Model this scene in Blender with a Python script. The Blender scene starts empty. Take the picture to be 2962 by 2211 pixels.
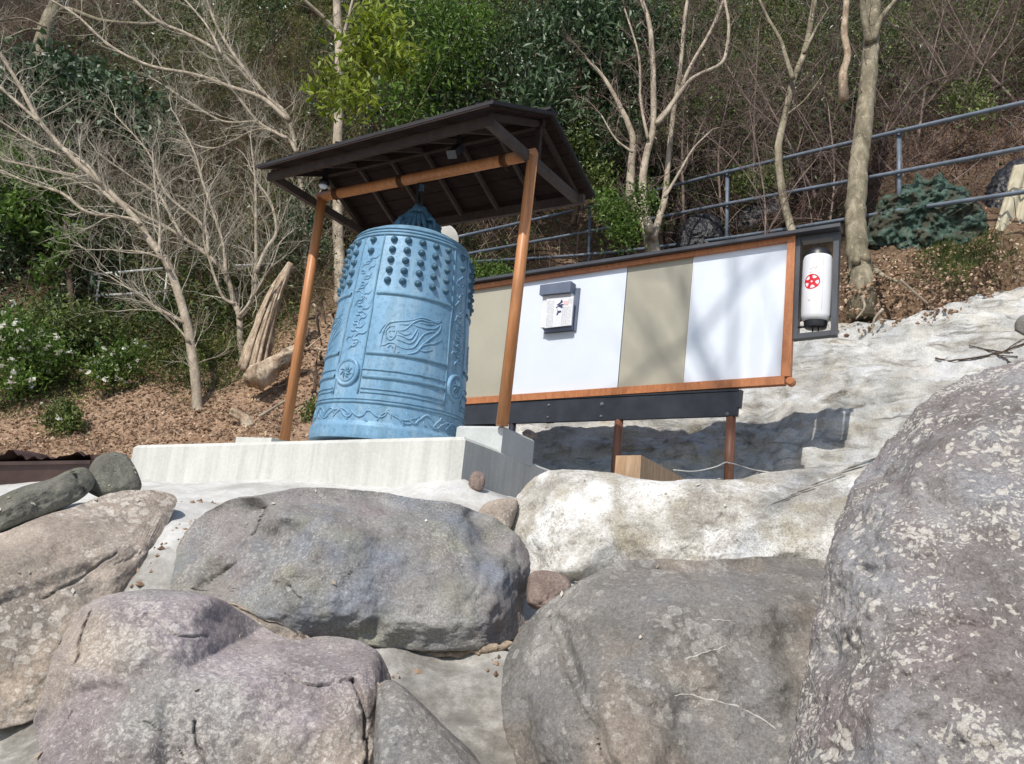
import bpy, math, random
import numpy as np
from math import pi, sin, cos, radians, atan2, degrees, sqrt
from mathutils import Vector, Matrix, noise as mnoise

S = bpy.context.scene
COL = S.collection
random.seed(7)
RNG = np.random.default_rng(7)

# ---------------------------------------------------------------- camera, sky, sun, exposure
W, H, FPX = 2213., 1652., 1606.          # the photograph's picture plane used for surveying points
PITCH, ROLL = radians(11.8), radians(5.8)
CAM = np.array([0., 0., 1.6])
CM = Matrix.Rotation(pi/2 + PITCH, 3, 'X') @ Matrix.Rotation(ROLL, 3, 'Z')
CMN = np.array(CM)
cd = bpy.data.cameras.new('camera'); cam = bpy.data.objects.new('camera', cd); COL.objects.link(cam)
cam.matrix_world = Matrix.Translation(CAM) @ CM.to_4x4()
cd.sensor_width = 36; cd.lens = 36*FPX/W; cd.clip_start = .05; cd.clip_end = 2000
S.camera = cam

SUN_EL = radians(48); SUN_H = np.array([-.50, -.866])     # horizontal direction towards the sun
world = bpy.data.worlds.new('World'); S.world = world; world.use_nodes = True
wt = world.node_tree; bg = wt.nodes['Background']
sky = wt.nodes.new('ShaderNodeTexSky'); sky.sky_type = 'NISHITA'; sky.sun_disc = False
sky.sun_elevation = SUN_EL; sky.sun_rotation = atan2(SUN_H[0], SUN_H[1])
wt.links.new(sky.outputs[0], bg.inputs[0]); bg.inputs[1].default_value = .15
sl = bpy.data.lights.new('sun', 'SUN'); sl.energy = 4.4; sl.angle = radians(.55); sl.color = (1, .95, .87)
so = bpy.data.objects.new('sun', sl); COL.objects.link(so)
sdir = Vector((SUN_H[0]*cos(SUN_EL), SUN_H[1]*cos(SUN_EL), sin(SUN_EL)))
so.rotation_euler = sdir.to_track_quat('Z', 'Y').to_euler(); so.location = sdir*40
S.view_settings.view_transform = 'Standard'; S.view_settings.look = 'None'
S.view_settings.exposure = 0.0; S.view_settings.gamma = 1; S.view_settings.use_curve_mapping = False

# ---------------------------------------------------------------- surveying helpers
def ray(px, py): return CMN @ np.array([(px-W/2)/FPX, -(py-H/2)/FPX, -1.])
def P(px, py, Y): d = ray(px, py); return CAM + d*(Y/d[1])          # point at distance Y ahead
KD = 1.26                                  # how far the hillside and the board stand behind the shelter
def PB(px, py, Y): return P(px, py, Y*KD)
def PZ(px, py, z): d = ray(px, py); return CAM + d*((z-CAM[2])/d[2])
def unit(v): v = np.asarray(v, float); return v/np.linalg.norm(v)
def hit(px, py, p0, n):
    d = ray(px, py); return CAM + d*(np.dot(p0-CAM, n)/np.dot(d, n))
def fbm(p, sc, octv=4, seed=0.):
    return mnoise.fractal(Vector((p[0]*sc+seed*7.3, p[1]*sc-seed*3.1, p[2]*sc+seed)), 1.0, 2.0, octv)
def fbmv(pts, sc, octv=4, seed=0.): return np.array([fbm(p, sc, octv, seed) for p in pts])

ORG = {}
def thing(name, label, cat, loc=(0, 0, 0), group=None):
    o = bpy.data.objects.new(name, None); COL.objects.link(o); o.location = tuple(float(v) for v in loc)
    o.empty_display_size = .1
    o['label'] = label; o['category'] = cat
    if group: o['group'] = group
    ORG[o.name] = np.array(loc, float); return o
def tag(o, label, cat, group=None, kind=None):
    o['label'] = label; o['category'] = cat
    if group: o['group'] = group
    if kind: o['kind'] = kind
    return o

class MB:
    def __init__(s): s.v = []; s.f = []; s.bulk = []
    def add(s, vs, fs):
        b = len(s.v); s.v.extend([tuple(map(float, q)) for q in vs]); s.f.extend([tuple(i+b for i in f) for f in fs]); return s
    def box(s, c, ax, ay, az):               # centre and three half-axis vectors
        c, ax, ay, az = [np.asarray(q, float) for q in (c, ax, ay, az)]
        vs = [c+i*ax+j*ay+k*az for i in (-1, 1) for j in (-1, 1) for k in (-1, 1)]
        fs = [(0, 1, 3, 2), (4, 6, 7, 5), (0, 4, 5, 1), (2, 3, 7, 6), (0, 2, 6, 4), (1, 5, 7, 3)]
        if np.dot(np.cross(ax, ay), az) < 0: fs = [f[::-1] for f in fs]
        return s.add(vs, fs)
    def hexa(s, bot, top):                   # two quads, same winding
        return s.prism(bot, top)
    def prism(s, a, b):
        n = len(a); fs = [tuple(range(n))[::-1], tuple(range(n, 2*n))]
        fs += [(i, (i+1) % n, n+(i+1) % n, n+i) for i in range(n)]
        return s.add(list(a)+list(b), fs)
    def bar(s, a, b, w, h, up=(0, 0, 1)):    # beam from a to b
        a, b = np.asarray(a, float), np.asarray(b, float); d = unit(b-a)
        sd = unit(np.cross(d, up)); u = np.cross(sd, d)
        return s.box((a+b)/2, (b-a)/2, sd*w/2, u*h/2)
    def tube(s, pts, rad, n=8, cap=True):
        pts = [np.asarray(p, float) for p in pts]
        if np.isscalar(rad): rad = [rad]*len(pts)
        k = len(pts); vs = []; fs = []
        t = unit(pts[1]-pts[0]); ref = np.array([0, 0, 1.]) if abs(t[2]) < .9 else np.array([1., 0, 0])
        x = unit(np.cross(t, ref))
        for i in range(k):
            t = pts[min(i+1, k-1)]-pts[max(i-1, 0)]; t = t/(np.linalg.norm(t)+1e-9)
            x = x-t*np.dot(x, t); x = x/(np.linalg.norm(x)+1e-9); y = np.cross(t, x)
            for j in range(n):
                a = 2*pi*j/n; vs.append(pts[i]+(x*cos(a)+y*sin(a))*rad[i])
        for i in range(k-1):
            for j in range(n):
                fs.append((i*n+j, i*n+(j+1) % n, (i+1)*n+(j+1) % n, (i+1)*n+j))
        if cap: fs += [tuple(range(n))[::-1], tuple(range((k-1)*n, k*n))]
        return s.add(vs, fs)
    def lathe(s, prof, c, n=32, up=(0, 0, 1), x0=(1, 0, 0)):
        c = np.asarray(c, float); up = unit(up); x = unit(np.asarray(x0)-up*np.dot(x0, up)); y = np.cross(up, x)
        vs = []; fs = []; k = len(prof)
        for h, r in prof:
            for j in range(n):
                a = 2*pi*j/n; vs.append(c+up*h+(x*cos(a)+y*sin(a))*max(r, 1e-4))
        for i in range(k-1):
            for j in range(n): fs.append((i*n+j, i*n+(j+1) % n, (i+1)*n+(j+1) % n, (i+1)*n+j))
        fs += [tuple(range(n))[::-1], tuple(range((k-1)*n, k*n))]
        return s.add(vs, fs)
    def raw(s, V, F): s.bulk.append((np.asarray(V, float), np.asarray(F, int))); return s
    def build(s, name, mat, parent=None, smooth=True, org=None, ang=40):
        V = np.array(s.v, float).reshape(-1, 3); nf = [len(f) for f in s.f]; L = [i for f in s.f for i in f]
        Vs = [V]; Ls = [np.array(L, int)]; Ns = [np.array(nf, int)]; base = len(V)
        for bv, bf in s.bulk:
            Vs.append(bv); Ls.append((bf+base).ravel()); Ns.append(np.full(len(bf), bf.shape[1])); base += len(bv)
        V = np.concatenate(Vs); L = np.concatenate(Ls); N = np.concatenate(Ns)
        if parent is not None: o0 = ORG[parent.name]
        elif org is not None: o0 = np.asarray(org, float)
        else: o0 = np.array([(V[:, 0].min()+V[:, 0].max())/2, (V[:, 1].min()+V[:, 1].max())/2, V[:, 2].min()])
        me = bpy.data.meshes.new(name)
        me.vertices.add(len(V)); me.vertices.foreach_set('co', (V-o0).ravel())
        me.loops.add(len(L)); me.loops.foreach_set('vertex_index', L.astype(np.int32))
        me.polygons.add(len(N)); st = np.concatenate([[0], np.cumsum(N)[:-1]]) if len(N) else N
        me.polygons.foreach_set('loop_start', st.astype(np.int32))
        try: me.polygons.foreach_set('loop_total', N.astype(np.int32))
        except Exception: pass
        me.update(calc_edges=True); me.validate()
        me.materials.append(mat)
        if smooth == 'auto':
            me.polygons.foreach_set('use_smooth', np.ones(len(N), bool)); me.set_sharp_from_angle(angle=radians(ang))
        else: me.polygons.foreach_set('use_smooth', np.full(len(N), bool(smooth)))
        o = bpy.data.objects.new(name, me); COL.objects.link(o)
        if parent is not None: o.parent = parent; ORG[o.name] = o0
        else: o.location = tuple(o0); ORG[o.name] = o0
        return o

def clone(src, parent=None, rotz=0, about=None):
    c = src.copy(); COL.objects.link(c)
    if parent is not None: c.parent = parent
    return c

def spline(pts, n):
    pts = np.asarray(pts, float); k = len(pts)
    if k < 3:
        t = np.linspace(0, 1, n)[:, None]; return pts[0]*(1-t)+pts[-1]*t
    Q = np.vstack([2*pts[0]-pts[1], pts, 2*pts[-1]-pts[-2]]); out = []
    for u in np.linspace(0, k-1-1e-6, n):
        i = int(u); t = u-i; a, b, c, d = Q[i], Q[i+1], Q[i+2], Q[i+3]
        out.append(.5*((2*b)+(-a+c)*t+(2*a-5*b+4*c-d)*t*t+(-a+3*b-3*c+d)*t**3))
    return np.array(out)

# ---------------------------------------------------------------- materials
class NT:
    def __init__(s, name):
        s.m = bpy.data.materials.new(name); s.m.use_nodes = True; s.t = s.m.node_tree
        s.b = s.t.nodes['Principled BSDF']; s.tc = s.n('ShaderNodeTexCoord')
    def n(s, typ, **kw):
        x = s.t.nodes.new(typ)
        for k, v in kw.items(): setattr(x, k, v)
        return x
    def l(s, a, b): s.t.links.new(a, b); return s
    def coord(s, scale=(1, 1, 1), off=(0, 0, 0)):
        mp = s.n('ShaderNodeMapping'); mp.inputs['Scale'].default_value = scale; mp.inputs['Location'].default_value = off
        s.l(s.tc.outputs['Object'], mp.inputs[0]); return mp.outputs[0]
    def noise(s, sc, det=5, rough=.6, vec=None, dist=0):
        x = s.n('ShaderNodeTexNoise'); x.inputs['Scale'].default_value = sc; x.inputs['Detail'].default_value = det
        x.inputs['Roughness'].default_value = rough; x.inputs['Distortion'].default_value = dist
        s.l(vec if vec is not None else s.tc.outputs['Object'], x.inputs['Vector']); return x.outputs['Fac']
    def voro(s, sc, feat='F1', vec=None, rnd=1):
        x = s.n('ShaderNodeTexVoronoi', feature=feat); x.inputs['Scale'].default_value = sc; x.inputs['Randomness'].default_value = rnd
        s.l(vec if vec is not None else s.tc.outputs['Object'], x.inputs['Vector']); return x
    def ramp(s, fac, stops, interp='LINEAR'):
        x = s.n('ShaderNodeValToRGB'); x.color_ramp.interpolation = interp; e = x.color_ramp.elements
        while len(e) < len(stops): e.new(.5)
        for i, (p, c) in enumerate(stops):
            e[i].position = p; e[i].color = (*c, 1) if hasattr(c, '__len__') else (c, c, c, 1)
        s.l(fac, x.inputs[0]); return x.outputs[0]
    def mix(s, fac, a, b, mode='MIX'):
        x = s.n('ShaderNodeMix', data_type='RGBA', blend_type=mode)
        for v, i in ((fac, 0), (a, 6), (b, 7)):
            if hasattr(v, 'is_linked') or hasattr(v, 'links'): s.l(v, x.inputs[i])
            elif i == 0: x.inputs[0].default_value = v
            else: x.inputs[i].default_value = (*v, 1)
        return x.outputs[2]
    def math(s, op, a, b=0.):
        x = s.n('ShaderNodeMath', operation=op)
        for v, i in ((a, 0), (b, 1)):
            if hasattr(v, 'links'): s.l(v, x.inputs[i])
            else: x.inputs[i].default_value = v
        return x.outputs[0]
    def bump(s, h, strength=.3, dist=.02):
        x = s.n('ShaderNodeBump'); x.inputs['Strength'].default_value = strength; x.inputs['Distance'].default_value = dist
        s.l(h, x.inputs['Height'])
        lk = s.b.inputs['Normal'].links
        if lk: s.l(lk[0].from_socket, x.inputs['Normal'])
        s.l(x.outputs[0], s.b.inputs['Normal']); return s
    def fin(s, col, rough=.8, spec=.3, metal=0):
        if hasattr(col, 'links'): s.l(col, s.b.inputs['Base Color'])
        else: s.b.inputs['Base Color'].default_value = (*col, 1)
        if hasattr(rough, 'links'): s.l(rough, s.b.inputs['Roughness'])
        else: s.b.inputs['Roughness'].default_value = rough
        s.b.inputs['Specular IOR Level'].default_value = spec; s.b.inputs['Metallic'].default_value = metal
        return s.m

def m_rock(name, dark, mid, light, spot=None, spot_amt=.5, sc=1., spot_sc=26, tint=None, bump=.6, pit=True, extra=None, gain=1.):
    k = NT(name); sc3 = lambda q: tuple(min(.8, x*gain) for x in q) if q else q
    dark, mid, light, spot = sc3(dark), sc3(mid), sc3(light), sc3(spot); tint = [(sc3(a), b) for a, b in tint] if tint else tint
    big = k.noise(1.3*sc, 6, .62, dist=.4); med = k.noise(7*sc, 8, .7); fine = k.noise(70, 4, .75)
    c = k.ramp(big, [(.33, dark), (.5, mid), (.68, light)])
    c = k.mix(k.ramp(med, [(.35, .55), (.5, 0), (1, 0)]), c, dark)
    c = k.mix(k.ramp(med, [(.52, 0), (.75, .55)]), c, light)
    if tint:
        for i, (tc_, a) in enumerate(tint):
            t = k.noise(2.1*sc, 3, .5, k.coord(off=(5.2*i+3, 1.7*i, 9.1)))
            c = k.mix(k.ramp(t, [(.52, 0), (.66, a)]), c, tc_)
    if spot:
        wob = k.n('ShaderNodeMapping'); 
        nv = k.n('ShaderNodeTexNoise'); nv.inputs['Scale'].default_value = 30; nv.inputs['Detail'].default_value = 3
        k.l(k.tc.outputs['Object'], nv.inputs['Vector'])
        ad = k.n('ShaderNodeMix', data_type='RGBA', blend_type='LINEAR_LIGHT'); ad.inputs[0].default_value = .025
        k.l(k.tc.outputs['Object'], ad.inputs[6]); k.l(nv.outputs['Color'], ad.inputs[7])
        for s2, th in ((spot_sc, .30), (spot_sc*2.3, .34)):
            v = k.voro(s2, vec=ad.outputs[2]); area = k.noise(2.6*sc, 4, .6, k.coord(off=(s2, 3, 1)))
            lim = k.ramp(area, [(.36, 0), (.66, th+.22)])
            f = k.math('SUBTRACT', lim, v.outputs['Distance'])
            f = k.ramp(f, [(.0, 0), (.05, spot_amt)])
            c = k.mix(f, c, spot)
    c = k.mix(.5, c, k.ramp(fine, [(.3, .2), (.7, .85)]), 'OVERLAY'); c = k.mix(.4, c, k.ramp(k.noise(190, 3, .7), [(.3, .2), (.7, .85)]), 'OVERLAY')
    if extra: c = extra(k, c)
    k.bump(k.noise(14*sc, 8, .7), bump, .03); k.bump(k.noise(85, 6, .75), bump*.7, .006)
    if pit:
        pv = k.voro(16*sc); k.bump(k.ramp(pv.outputs['Distance'], [(.02, 0), (.16, 1)]), .22, .012)
    return k.fin(c, .9, .2)

def m_simple(name, col, var=.25, sc=8, rough=.6, spec=.4, bump=.1, stretch=(1, 1, 1), metal=0, det=5, bd=.004):
    k = NT(name); v = k.coord(stretch)
    n1 = k.noise(sc, det, .6, v); col = np.array(col)
    c = k.ramp(n1, [(.3, tuple(col*(1-var))), (.7, tuple(np.minimum(col*(1+var), 1)))])
    if bump: k.bump(k.noise(sc*5, 4, .6, v), bump, bd)
    return k.fin(c, rough, spec, metal)

def m_leaf(name, cols, rough=.55, spec=.4, trans=.25):
    k = NT(name); g = k.n('ShaderNodeNewGeometry')
    n = len(cols); c = k.ramp(g.outputs['Random Per Island'], [(i/(n-1), q) for i, q in enumerate(cols)])
    c = k.mix(.45, c, k.ramp(k.noise(1.4, 3, .6), [(.35, .12), (.65, .85)]), 'OVERLAY')
    m = k.fin(c, rough, spec)
    tr = k.n('ShaderNodeBsdfTranslucent'); k.l(c, tr.inputs[0]); mx = k.n('ShaderNodeMixShader'); mx.inputs[0].default_value = trans
    out = k.t.nodes['Material Output']; k.l(k.b.outputs[0], mx.inputs[1]); k.l(tr.outputs[0], mx.inputs[2]); k.l(mx.outputs[0], out.inputs[0])
    return m

def m_bark(name, a, b, c3, sc=6, ring=False):
    k = NT(name); v = k.coord((1, 1, .35))
    c = k.ramp(k.noise(sc, 6, .65, v), [(.3, a), (.5, b), (.72, c3)])
    c = k.mix(k.ramp(k.noise(2.4, 6, .7, k.coord((1, 1, .6), (8, 3, 1))), [(.5, 0), (.62, .6)]), c, a)
    c = k.mix(k.ramp(k.noise(9, 5, .7, k.coord((1, 1, .8), (2, 7, 1))), [(.56, 0), (.64, .45)]), c, tuple(min(.7, x*1.35) for x in c3))
    c = k.mix(.55, c, k.ramp(k.noise(60, 4, .7), [(.3, .2), (.7, .85)]), 'OVERLAY')
    k.bump(k.noise(sc*4, 6, .7, v), .8, .015)
    return k.fin(c, .85, .2)

MAT = {}
MAT['soil'] = None

def make_ground_mat():
    k = NT('hillside soil'); att = k.n('ShaderNodeAttribute', attribute_name='litter')
    n1 = k.noise(1.1, 7, .65); n2 = k.noise(11, 7, .7); n3 = k.noise(55, 4, .7)
    dry = k.ramp(n2, [(.28, (.11, .068, .043)), (.48, (.31, .205, .135)), (.62, (.44, .31, .21)), (.8, (.56, .43, .31))])
    dry = k.mix(k.ramp(n1, [(.5, 0), (.66, .5)]), dry, (.29, .17, .10))
    dark = k.ramp(n2, [(.3, (.008, .006, .004)), (.55, (.022, .015, .010)), (.8, (.055, .034, .023))])  # humus blackened to stand for the deep shade among the trees
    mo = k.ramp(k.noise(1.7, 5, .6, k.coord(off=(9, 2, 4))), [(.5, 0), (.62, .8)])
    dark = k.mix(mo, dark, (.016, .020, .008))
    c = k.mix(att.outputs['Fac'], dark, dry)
    c = k.mix(.4, c, k.ramp(n3, [(.3, .2), (.7, .85)]), 'OVERLAY')
    k.bump(n2, .9, .06); k.bump(n3, .7, .02)
    return k.fin(c, .95, .1)
MAT['soil'] = make_ground_mat()

MAT['ground'] = m_simple('packed gravel ground', (.30, .27, .24), .35, 6, .95, .1, .5, bd=.01)

def make_mortar():
    k = NT('pale mortar'); n1 = k.noise(1.6, 7, .6, dist=.5); n2 = k.noise(16, 7, .7)
    c = k.ramp(n1, [(.3, (.34, .325, .30)), (.45, (.50, .49, .465)), (.68, (.63, .625, .60))])
    c = k.mix(k.ramp(n2, [(.4, .35), (.55, 0)]), c, (.33, .31, .28))
    sx = k.n('ShaderNodeSeparateXYZ'); k.l(k.tc.outputs['Object'], sx.inputs[0])
    low = k.math('ADD', k.math('MULTIPLY', sx.outputs[1], -.42), k.math('MULTIPLY', k.noise(1.8, 5, .6), 1.6))   # old rough mortar in the lower joints
    c = k.mix(k.ramp(low, [(-.0, 0), (.0, 0)]) if False else k.ramp(k.math('ADD', low, 1.2), [(.05, 0), (.5, .9)]), c, k.ramp(k.noise(9, 7, .7), [(.3, (.10, .09, .078)), (.5, (.19, .178, .155)), (.68, (.36, .34, .305))]))
    c = k.mix(k.ramp(k.voro(40).outputs['Distance'], [(.05, .5), (.14, 0)]), c, (.30, .28, .25))
    c = k.mix(.25, c, k.ramp(k.noise(90, 4, .7), [(.3, .3), (.7, .8)]), 'OVERLAY')
    k.bump(k.noise(6, 6, .65), .5, .03); k.bump(n2, .5, .012); k.bump(k.noise(110, 3, .7), .4, .004)
    return k.fin(c, .92, .15)
MAT['mortar'] = make_mortar()

def make_concrete(name, hi, lo, streak=.6):
    k = NT(name); v = k.coord((4.2, 4.2, .3))
    st = k.noise(1.6, 7, .7, v, .6); n1 = k.noise(2.0, 5, .6); n2 = k.noise(40, 5, .7)
    c = k.ramp(n1, [(.3, lo), (.7, hi)])
    c = k.mix(k.ramp(st, [(.42, 0), (.66, streak)]), c, tuple(np.array(lo)*.62))
    c = k.mix(k.ramp(k.voro(60).outputs['Distance'], [(.04, .5), (.1, 0)]), c, tuple(np.array(lo)*.5))
    c = k.mix(.2, c, k.ramp(n2, [(.3, .3), (.7, .75)]), 'OVERLAY')
    k.bump(n2, .25, .004)
    return k.fin(c, .85, .25)
MAT['concrete'] = make_concrete('streaked concrete', (.60, .60, .56), (.50, .50, .465), .45)
MAT['concrete2'] = make_concrete('smooth grey concrete', (.52, .54, .53), (.45, .47, .46), .15)

def make_bell():
    k = NT('blue bronze patina'); n1 = k.noise(2.2, 6, .6, k.coord((1, 1, .6))); n2 = k.noise(24, 6, .7)
    c = k.ramp(n1, [(.25, (.13, .255, .375)), (.5, (.18, .335, .485)), (.75, (.26, .425, .565))])
    st = k.noise(3.2, 5, .65, k.coord((2.2, 2.2, .35), (3, 1, 0)))
    c = k.mix(k.ramp(st, [(.5, 0), (.66, .65)]), c, (.33, .45, .54))
    c = k.mix(k.ramp(n2, [(.36, .5), (.5, 0)]), c, (.07, .17, .26)); c = k.mix(k.ramp(k.noise(2.6, 6, .65, k.coord((2.6, 2.6, .25), (7, 2, 0))), [(.53, 0), (.68, .6)]), c, (.09, .20, .29))
    c = k.mix(.2, c, k.ramp(k.noise(140, 3, .7), [(.3, .3), (.7, .75)]), 'OVERLAY')
    k.bump(n2, .18, .006); k.bump(k.noise(150, 3, .6), .15, .002)
    return k.fin(c, .52, .35, .12)
MAT['bell'] = make_bell()
MAT['bell_dark'] = m_simple('dark blue bronze', (.05, .125, .19), .5, 9, .5, .4, .3, bd=.01)  # bronze of the crown; on the knobs its dark tone stands for shade
MAT['bell_line'] = m_simple('weathered blue bronze ridge', (.13, .255, .36), .3, 9, .55, .35, .15)

def make_wood(name, a, b, c3, sc=3, rough=.45, spec=.4, axis=(14, 14, .8)):
    k = NT(name); v = k.coord(axis)
    c = k.ramp(k.noise(sc, 6, .6, v, .6), [(.28, a), (.5, b), (.72, c3)])
    c = k.mix(.25, c, k.ramp(k.noise(sc*6, 4, .6, v), [(.3, .25), (.7, .8)]), 'OVERLAY')
    k.bump(k.noise(sc*5, 4, .6, v), .15, .003)
    return k.fin(c, rough, spec)
MAT['post'] = make_wood('varnished orange wood', (.34, .14, .05), (.46, .20, .08), (.55, .265, .115), 2.2)
MAT['frame'] = make_wood('red brown varnished wood', (.33, .115, .045), (.43, .165, .065), (.52, .215, .09), 2.5, axis=(10, 10, 3))
MAT['rope'] = m_simple('brown rope', (.10, .045, .02), .4, 40, .8, .2, .4)
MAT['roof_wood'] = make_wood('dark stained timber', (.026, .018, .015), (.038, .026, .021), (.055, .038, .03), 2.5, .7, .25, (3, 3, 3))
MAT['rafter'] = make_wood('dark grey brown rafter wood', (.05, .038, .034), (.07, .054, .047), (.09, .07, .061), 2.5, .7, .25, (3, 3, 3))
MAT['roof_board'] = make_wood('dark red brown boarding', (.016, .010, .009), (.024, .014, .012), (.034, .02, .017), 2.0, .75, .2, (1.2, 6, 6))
MAT['roof_cover'] = m_simple('dark brown sheet roofing', (.022, .018, .018), .3, 5, .6, .4, .15)
MAT['white'] = m_simple('white board panel', (.66, .71, .78), .05, 1.2, .38, .4, .0)
MAT['beige'] = m_simple('beige board panel', (.37, .35, .28), .08, 1.5, .5, .35, .0)
MAT['steel'] = m_simple('dark navy painted steel', (.024, .027, .036), .3, 5, .45, .5, .05)
MAT['steel_l'] = m_simple('dark grey painted metal', (.055, .058, .066), .2, 5, .4, .5, .05)
MAT['bolt'] = m_simple('dull steel bolt', (.16, .165, .175), .3, 20, .45, .5, .1)
MAT['leg'] = make_wood('brown round post', (.13, .055, .032), (.20, .085, .048), (.27, .12, .065), 2.2)
MAT['lantern'] = None
def make_lantern():
    k = NT('white lantern plastic')
    w = k.n('ShaderNodeTexWave', wave_type='BANDS', bands_direction='Z'); w.inputs['Scale'].default_value = 22; w.inputs['Distortion'].default_value = .3
    k.l(k.tc.outputs['Object'], w.inputs['Vector'])
    c = k.ramp(k.noise(5, 5, .6, k.coord((1, 1, .4))), [(.3, (.70, .71, .73)), (.7, (.82, .82, .83))])
    k.bump(w.outputs['Fac'], .03, .002)
    return k.fin(c, .5, .35)
MAT['lantern'] = make_lantern()
MAT['black'] = m_simple('black plastic', (.018, .019, .023), .2, 6, .4, .5, .05)
MAT['red'] = m_simple('red print', (.62, .02, .035), .1, 9, .6, .3, 0)
MAT['pink'] = m_simple('faint pink print', (.70, .45, .45), .15, 9, .6, .3, 0)
MAT['paper'] = m_simple('white paper', (.70, .71, .74), .05, 8, .7, .25, .05)
MAT['ink'] = m_simple('dark blue ink', (.05, .055, .14), .2, 12, .7, .2, 0)
MAT['grey_ink'] = m_simple('grey print', (.42, .44, .48), .25, 40, .7, .2, 0)
MAT['boxlid'] = m_simple('blue grey box lid', (.12, .145, .205), .15, 5, .5, .45, .05)
MAT['pale_wood'] = make_wood('pale squared timber', (.32, .19, .105), (.46, .30, .18), (.55, .385, .245), 2.2, .65, .25, (7, 7, 1.0))
MAT['rail'] = m_simple('blue grey painted pipe', (.115, .14, .175), .25, 7, .45, .5, .1)
MAT['rail_white'] = m_simple('white painted pipe', (.62, .61, .57), .15, 7, .5, .4, .1)
MAT['rope_w'] = m_simple('pale cord', (.62, .60, .55), .15, 30, .8, .2, .2)
MAT['bark_pale'] = m_bark('pale tan bark', (.20, .16, .12), (.35, .295, .225), (.49, .425, .335))
MAT['bark_grey'] = m_bark('grey tan bark', (.095, .08, .055), (.22, .19, .13), (.38, .335, .25), 5)
MAT['bark_dark'] = m_bark('dark brown bark', (.045, .03, .022), (.085, .06, .043), (.14, .10, .075))
MAT['twig_pale'] = m_bark('pale twig bark', (.27, .235, .185), (.42, .375, .30), (.56, .51, .42), 3)
MAT['twig_brown'] = m_bark('brown twig bark', (.10, .07, .058), (.19, .14, .118), (.30, .23, .20), 3)
MAT['stump'] = m_bark('bare weathered wood', (.13, .09, .06), (.38, .285, .20), (.60, .50, .38), 9)
MAT['cut'] = m_simple('pale cut wood', (.72, .69, .62), .1, 12, .8, .2, .2)
MAT['leaf_mid'] = m_leaf('mid green leaves', [(.04, .065, .016), (.095, .135, .03), (.15, .20, .045), (.24, .28, .10)])
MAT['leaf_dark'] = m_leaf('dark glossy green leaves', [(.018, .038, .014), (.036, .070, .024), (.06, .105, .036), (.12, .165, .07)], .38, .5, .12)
MAT['leaf_blue'] = m_leaf('bluish green leaves', [(.020, .044, .016), (.042, .082, .030), (.07, .125, .048), (.20, .26, .17)], .45, .45, .12)
MAT['leaf_yellow'] = m_leaf('yellow green leaves', [(.10, .15, .012), (.20, .27, .02), (.30, .36, .04), (.42, .45, .12)], .5, .4, .4)
MAT['leaf_bright'] = m_leaf('bright green leaves', [(.05, .10, .014), (.09, .17, .025), (.14, .23, .04), (.20, .29, .08)], .5, .4, .35)
MAT['leaf_olive'] = m_leaf('olive green leaves', [(.075, .085, .02), (.15, .16, .04), (.22, .225, .07), (.33, .31, .14)], .6, .3, .3)
MAT['dry'] = m_leaf('dry brown stalks', [(.10, .065, .042), (.19, .13, .085), (.28, .205, .145), (.42, .34, .26)], .8, .2, .15)
MAT['dry_red'] = m_leaf('reddish dry brush', [(.028, .016, .012), (.065, .036, .027), (.12, .068, .05), (.23, .15, .115)], .8, .2, .15)
MAT['thicket'] = m_leaf('purplish brown twigs', [(.05, .036, .03), (.12, .088, .078), (.20, .15, .135), (.32, .26, .235)], .8, .2, 0.)
MAT['litter'] = m_leaf('fallen leaves', [(.15, .085, .05), (.29, .185, .115), (.42, .29, .19), (.60, .47, .34)], .8, .2, .1)
MAT['flower'] = m_leaf('white petals', [(.62, .62, .50), (.72, .72, .62), (.80, .80, .74)], .6, .3, .3)
MAT['grass'] = m_leaf('short green grass', [(.03, .055, .012), (.06, .10, .02), (.10, .14, .03), (.15, .17, .05)], .6, .3, .3)
def make_net():
    k = NT('faded green netting'); c = k.ramp(k.noise(5, 6, .7), [(.35, (.035, .05, .04)), (.5, (.075, .125, .10)), (.68, (.15, .20, .165))])
    c = k.mix(k.ramp(k.noise(3, 4, .6, k.coord(off=(4, 4, 1))), [(.5, 0), (.6, .75)]), c, (.085, .07, .05))
    k.bump(k.noise(18, 5, .7), 1., .05); return k.fin(c, .9, .1)
MAT['net'] = make_net()
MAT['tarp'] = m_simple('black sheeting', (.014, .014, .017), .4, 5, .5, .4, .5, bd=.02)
MAT['cloth'] = m_simple('cream cloth', (.42, .38, .28), .2, 5, .85, .2, .4, bd=.01)
MAT['planter'] = m_simple('brown plastic planter', (.075, .045, .04), .35, 4, .3, .5, .15)
MAT['earth_fill'] = m_rock('sandy filler', (.25, .19, .13), (.40, .32, .24), (.52, .44, .35), bump=.8)

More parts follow.
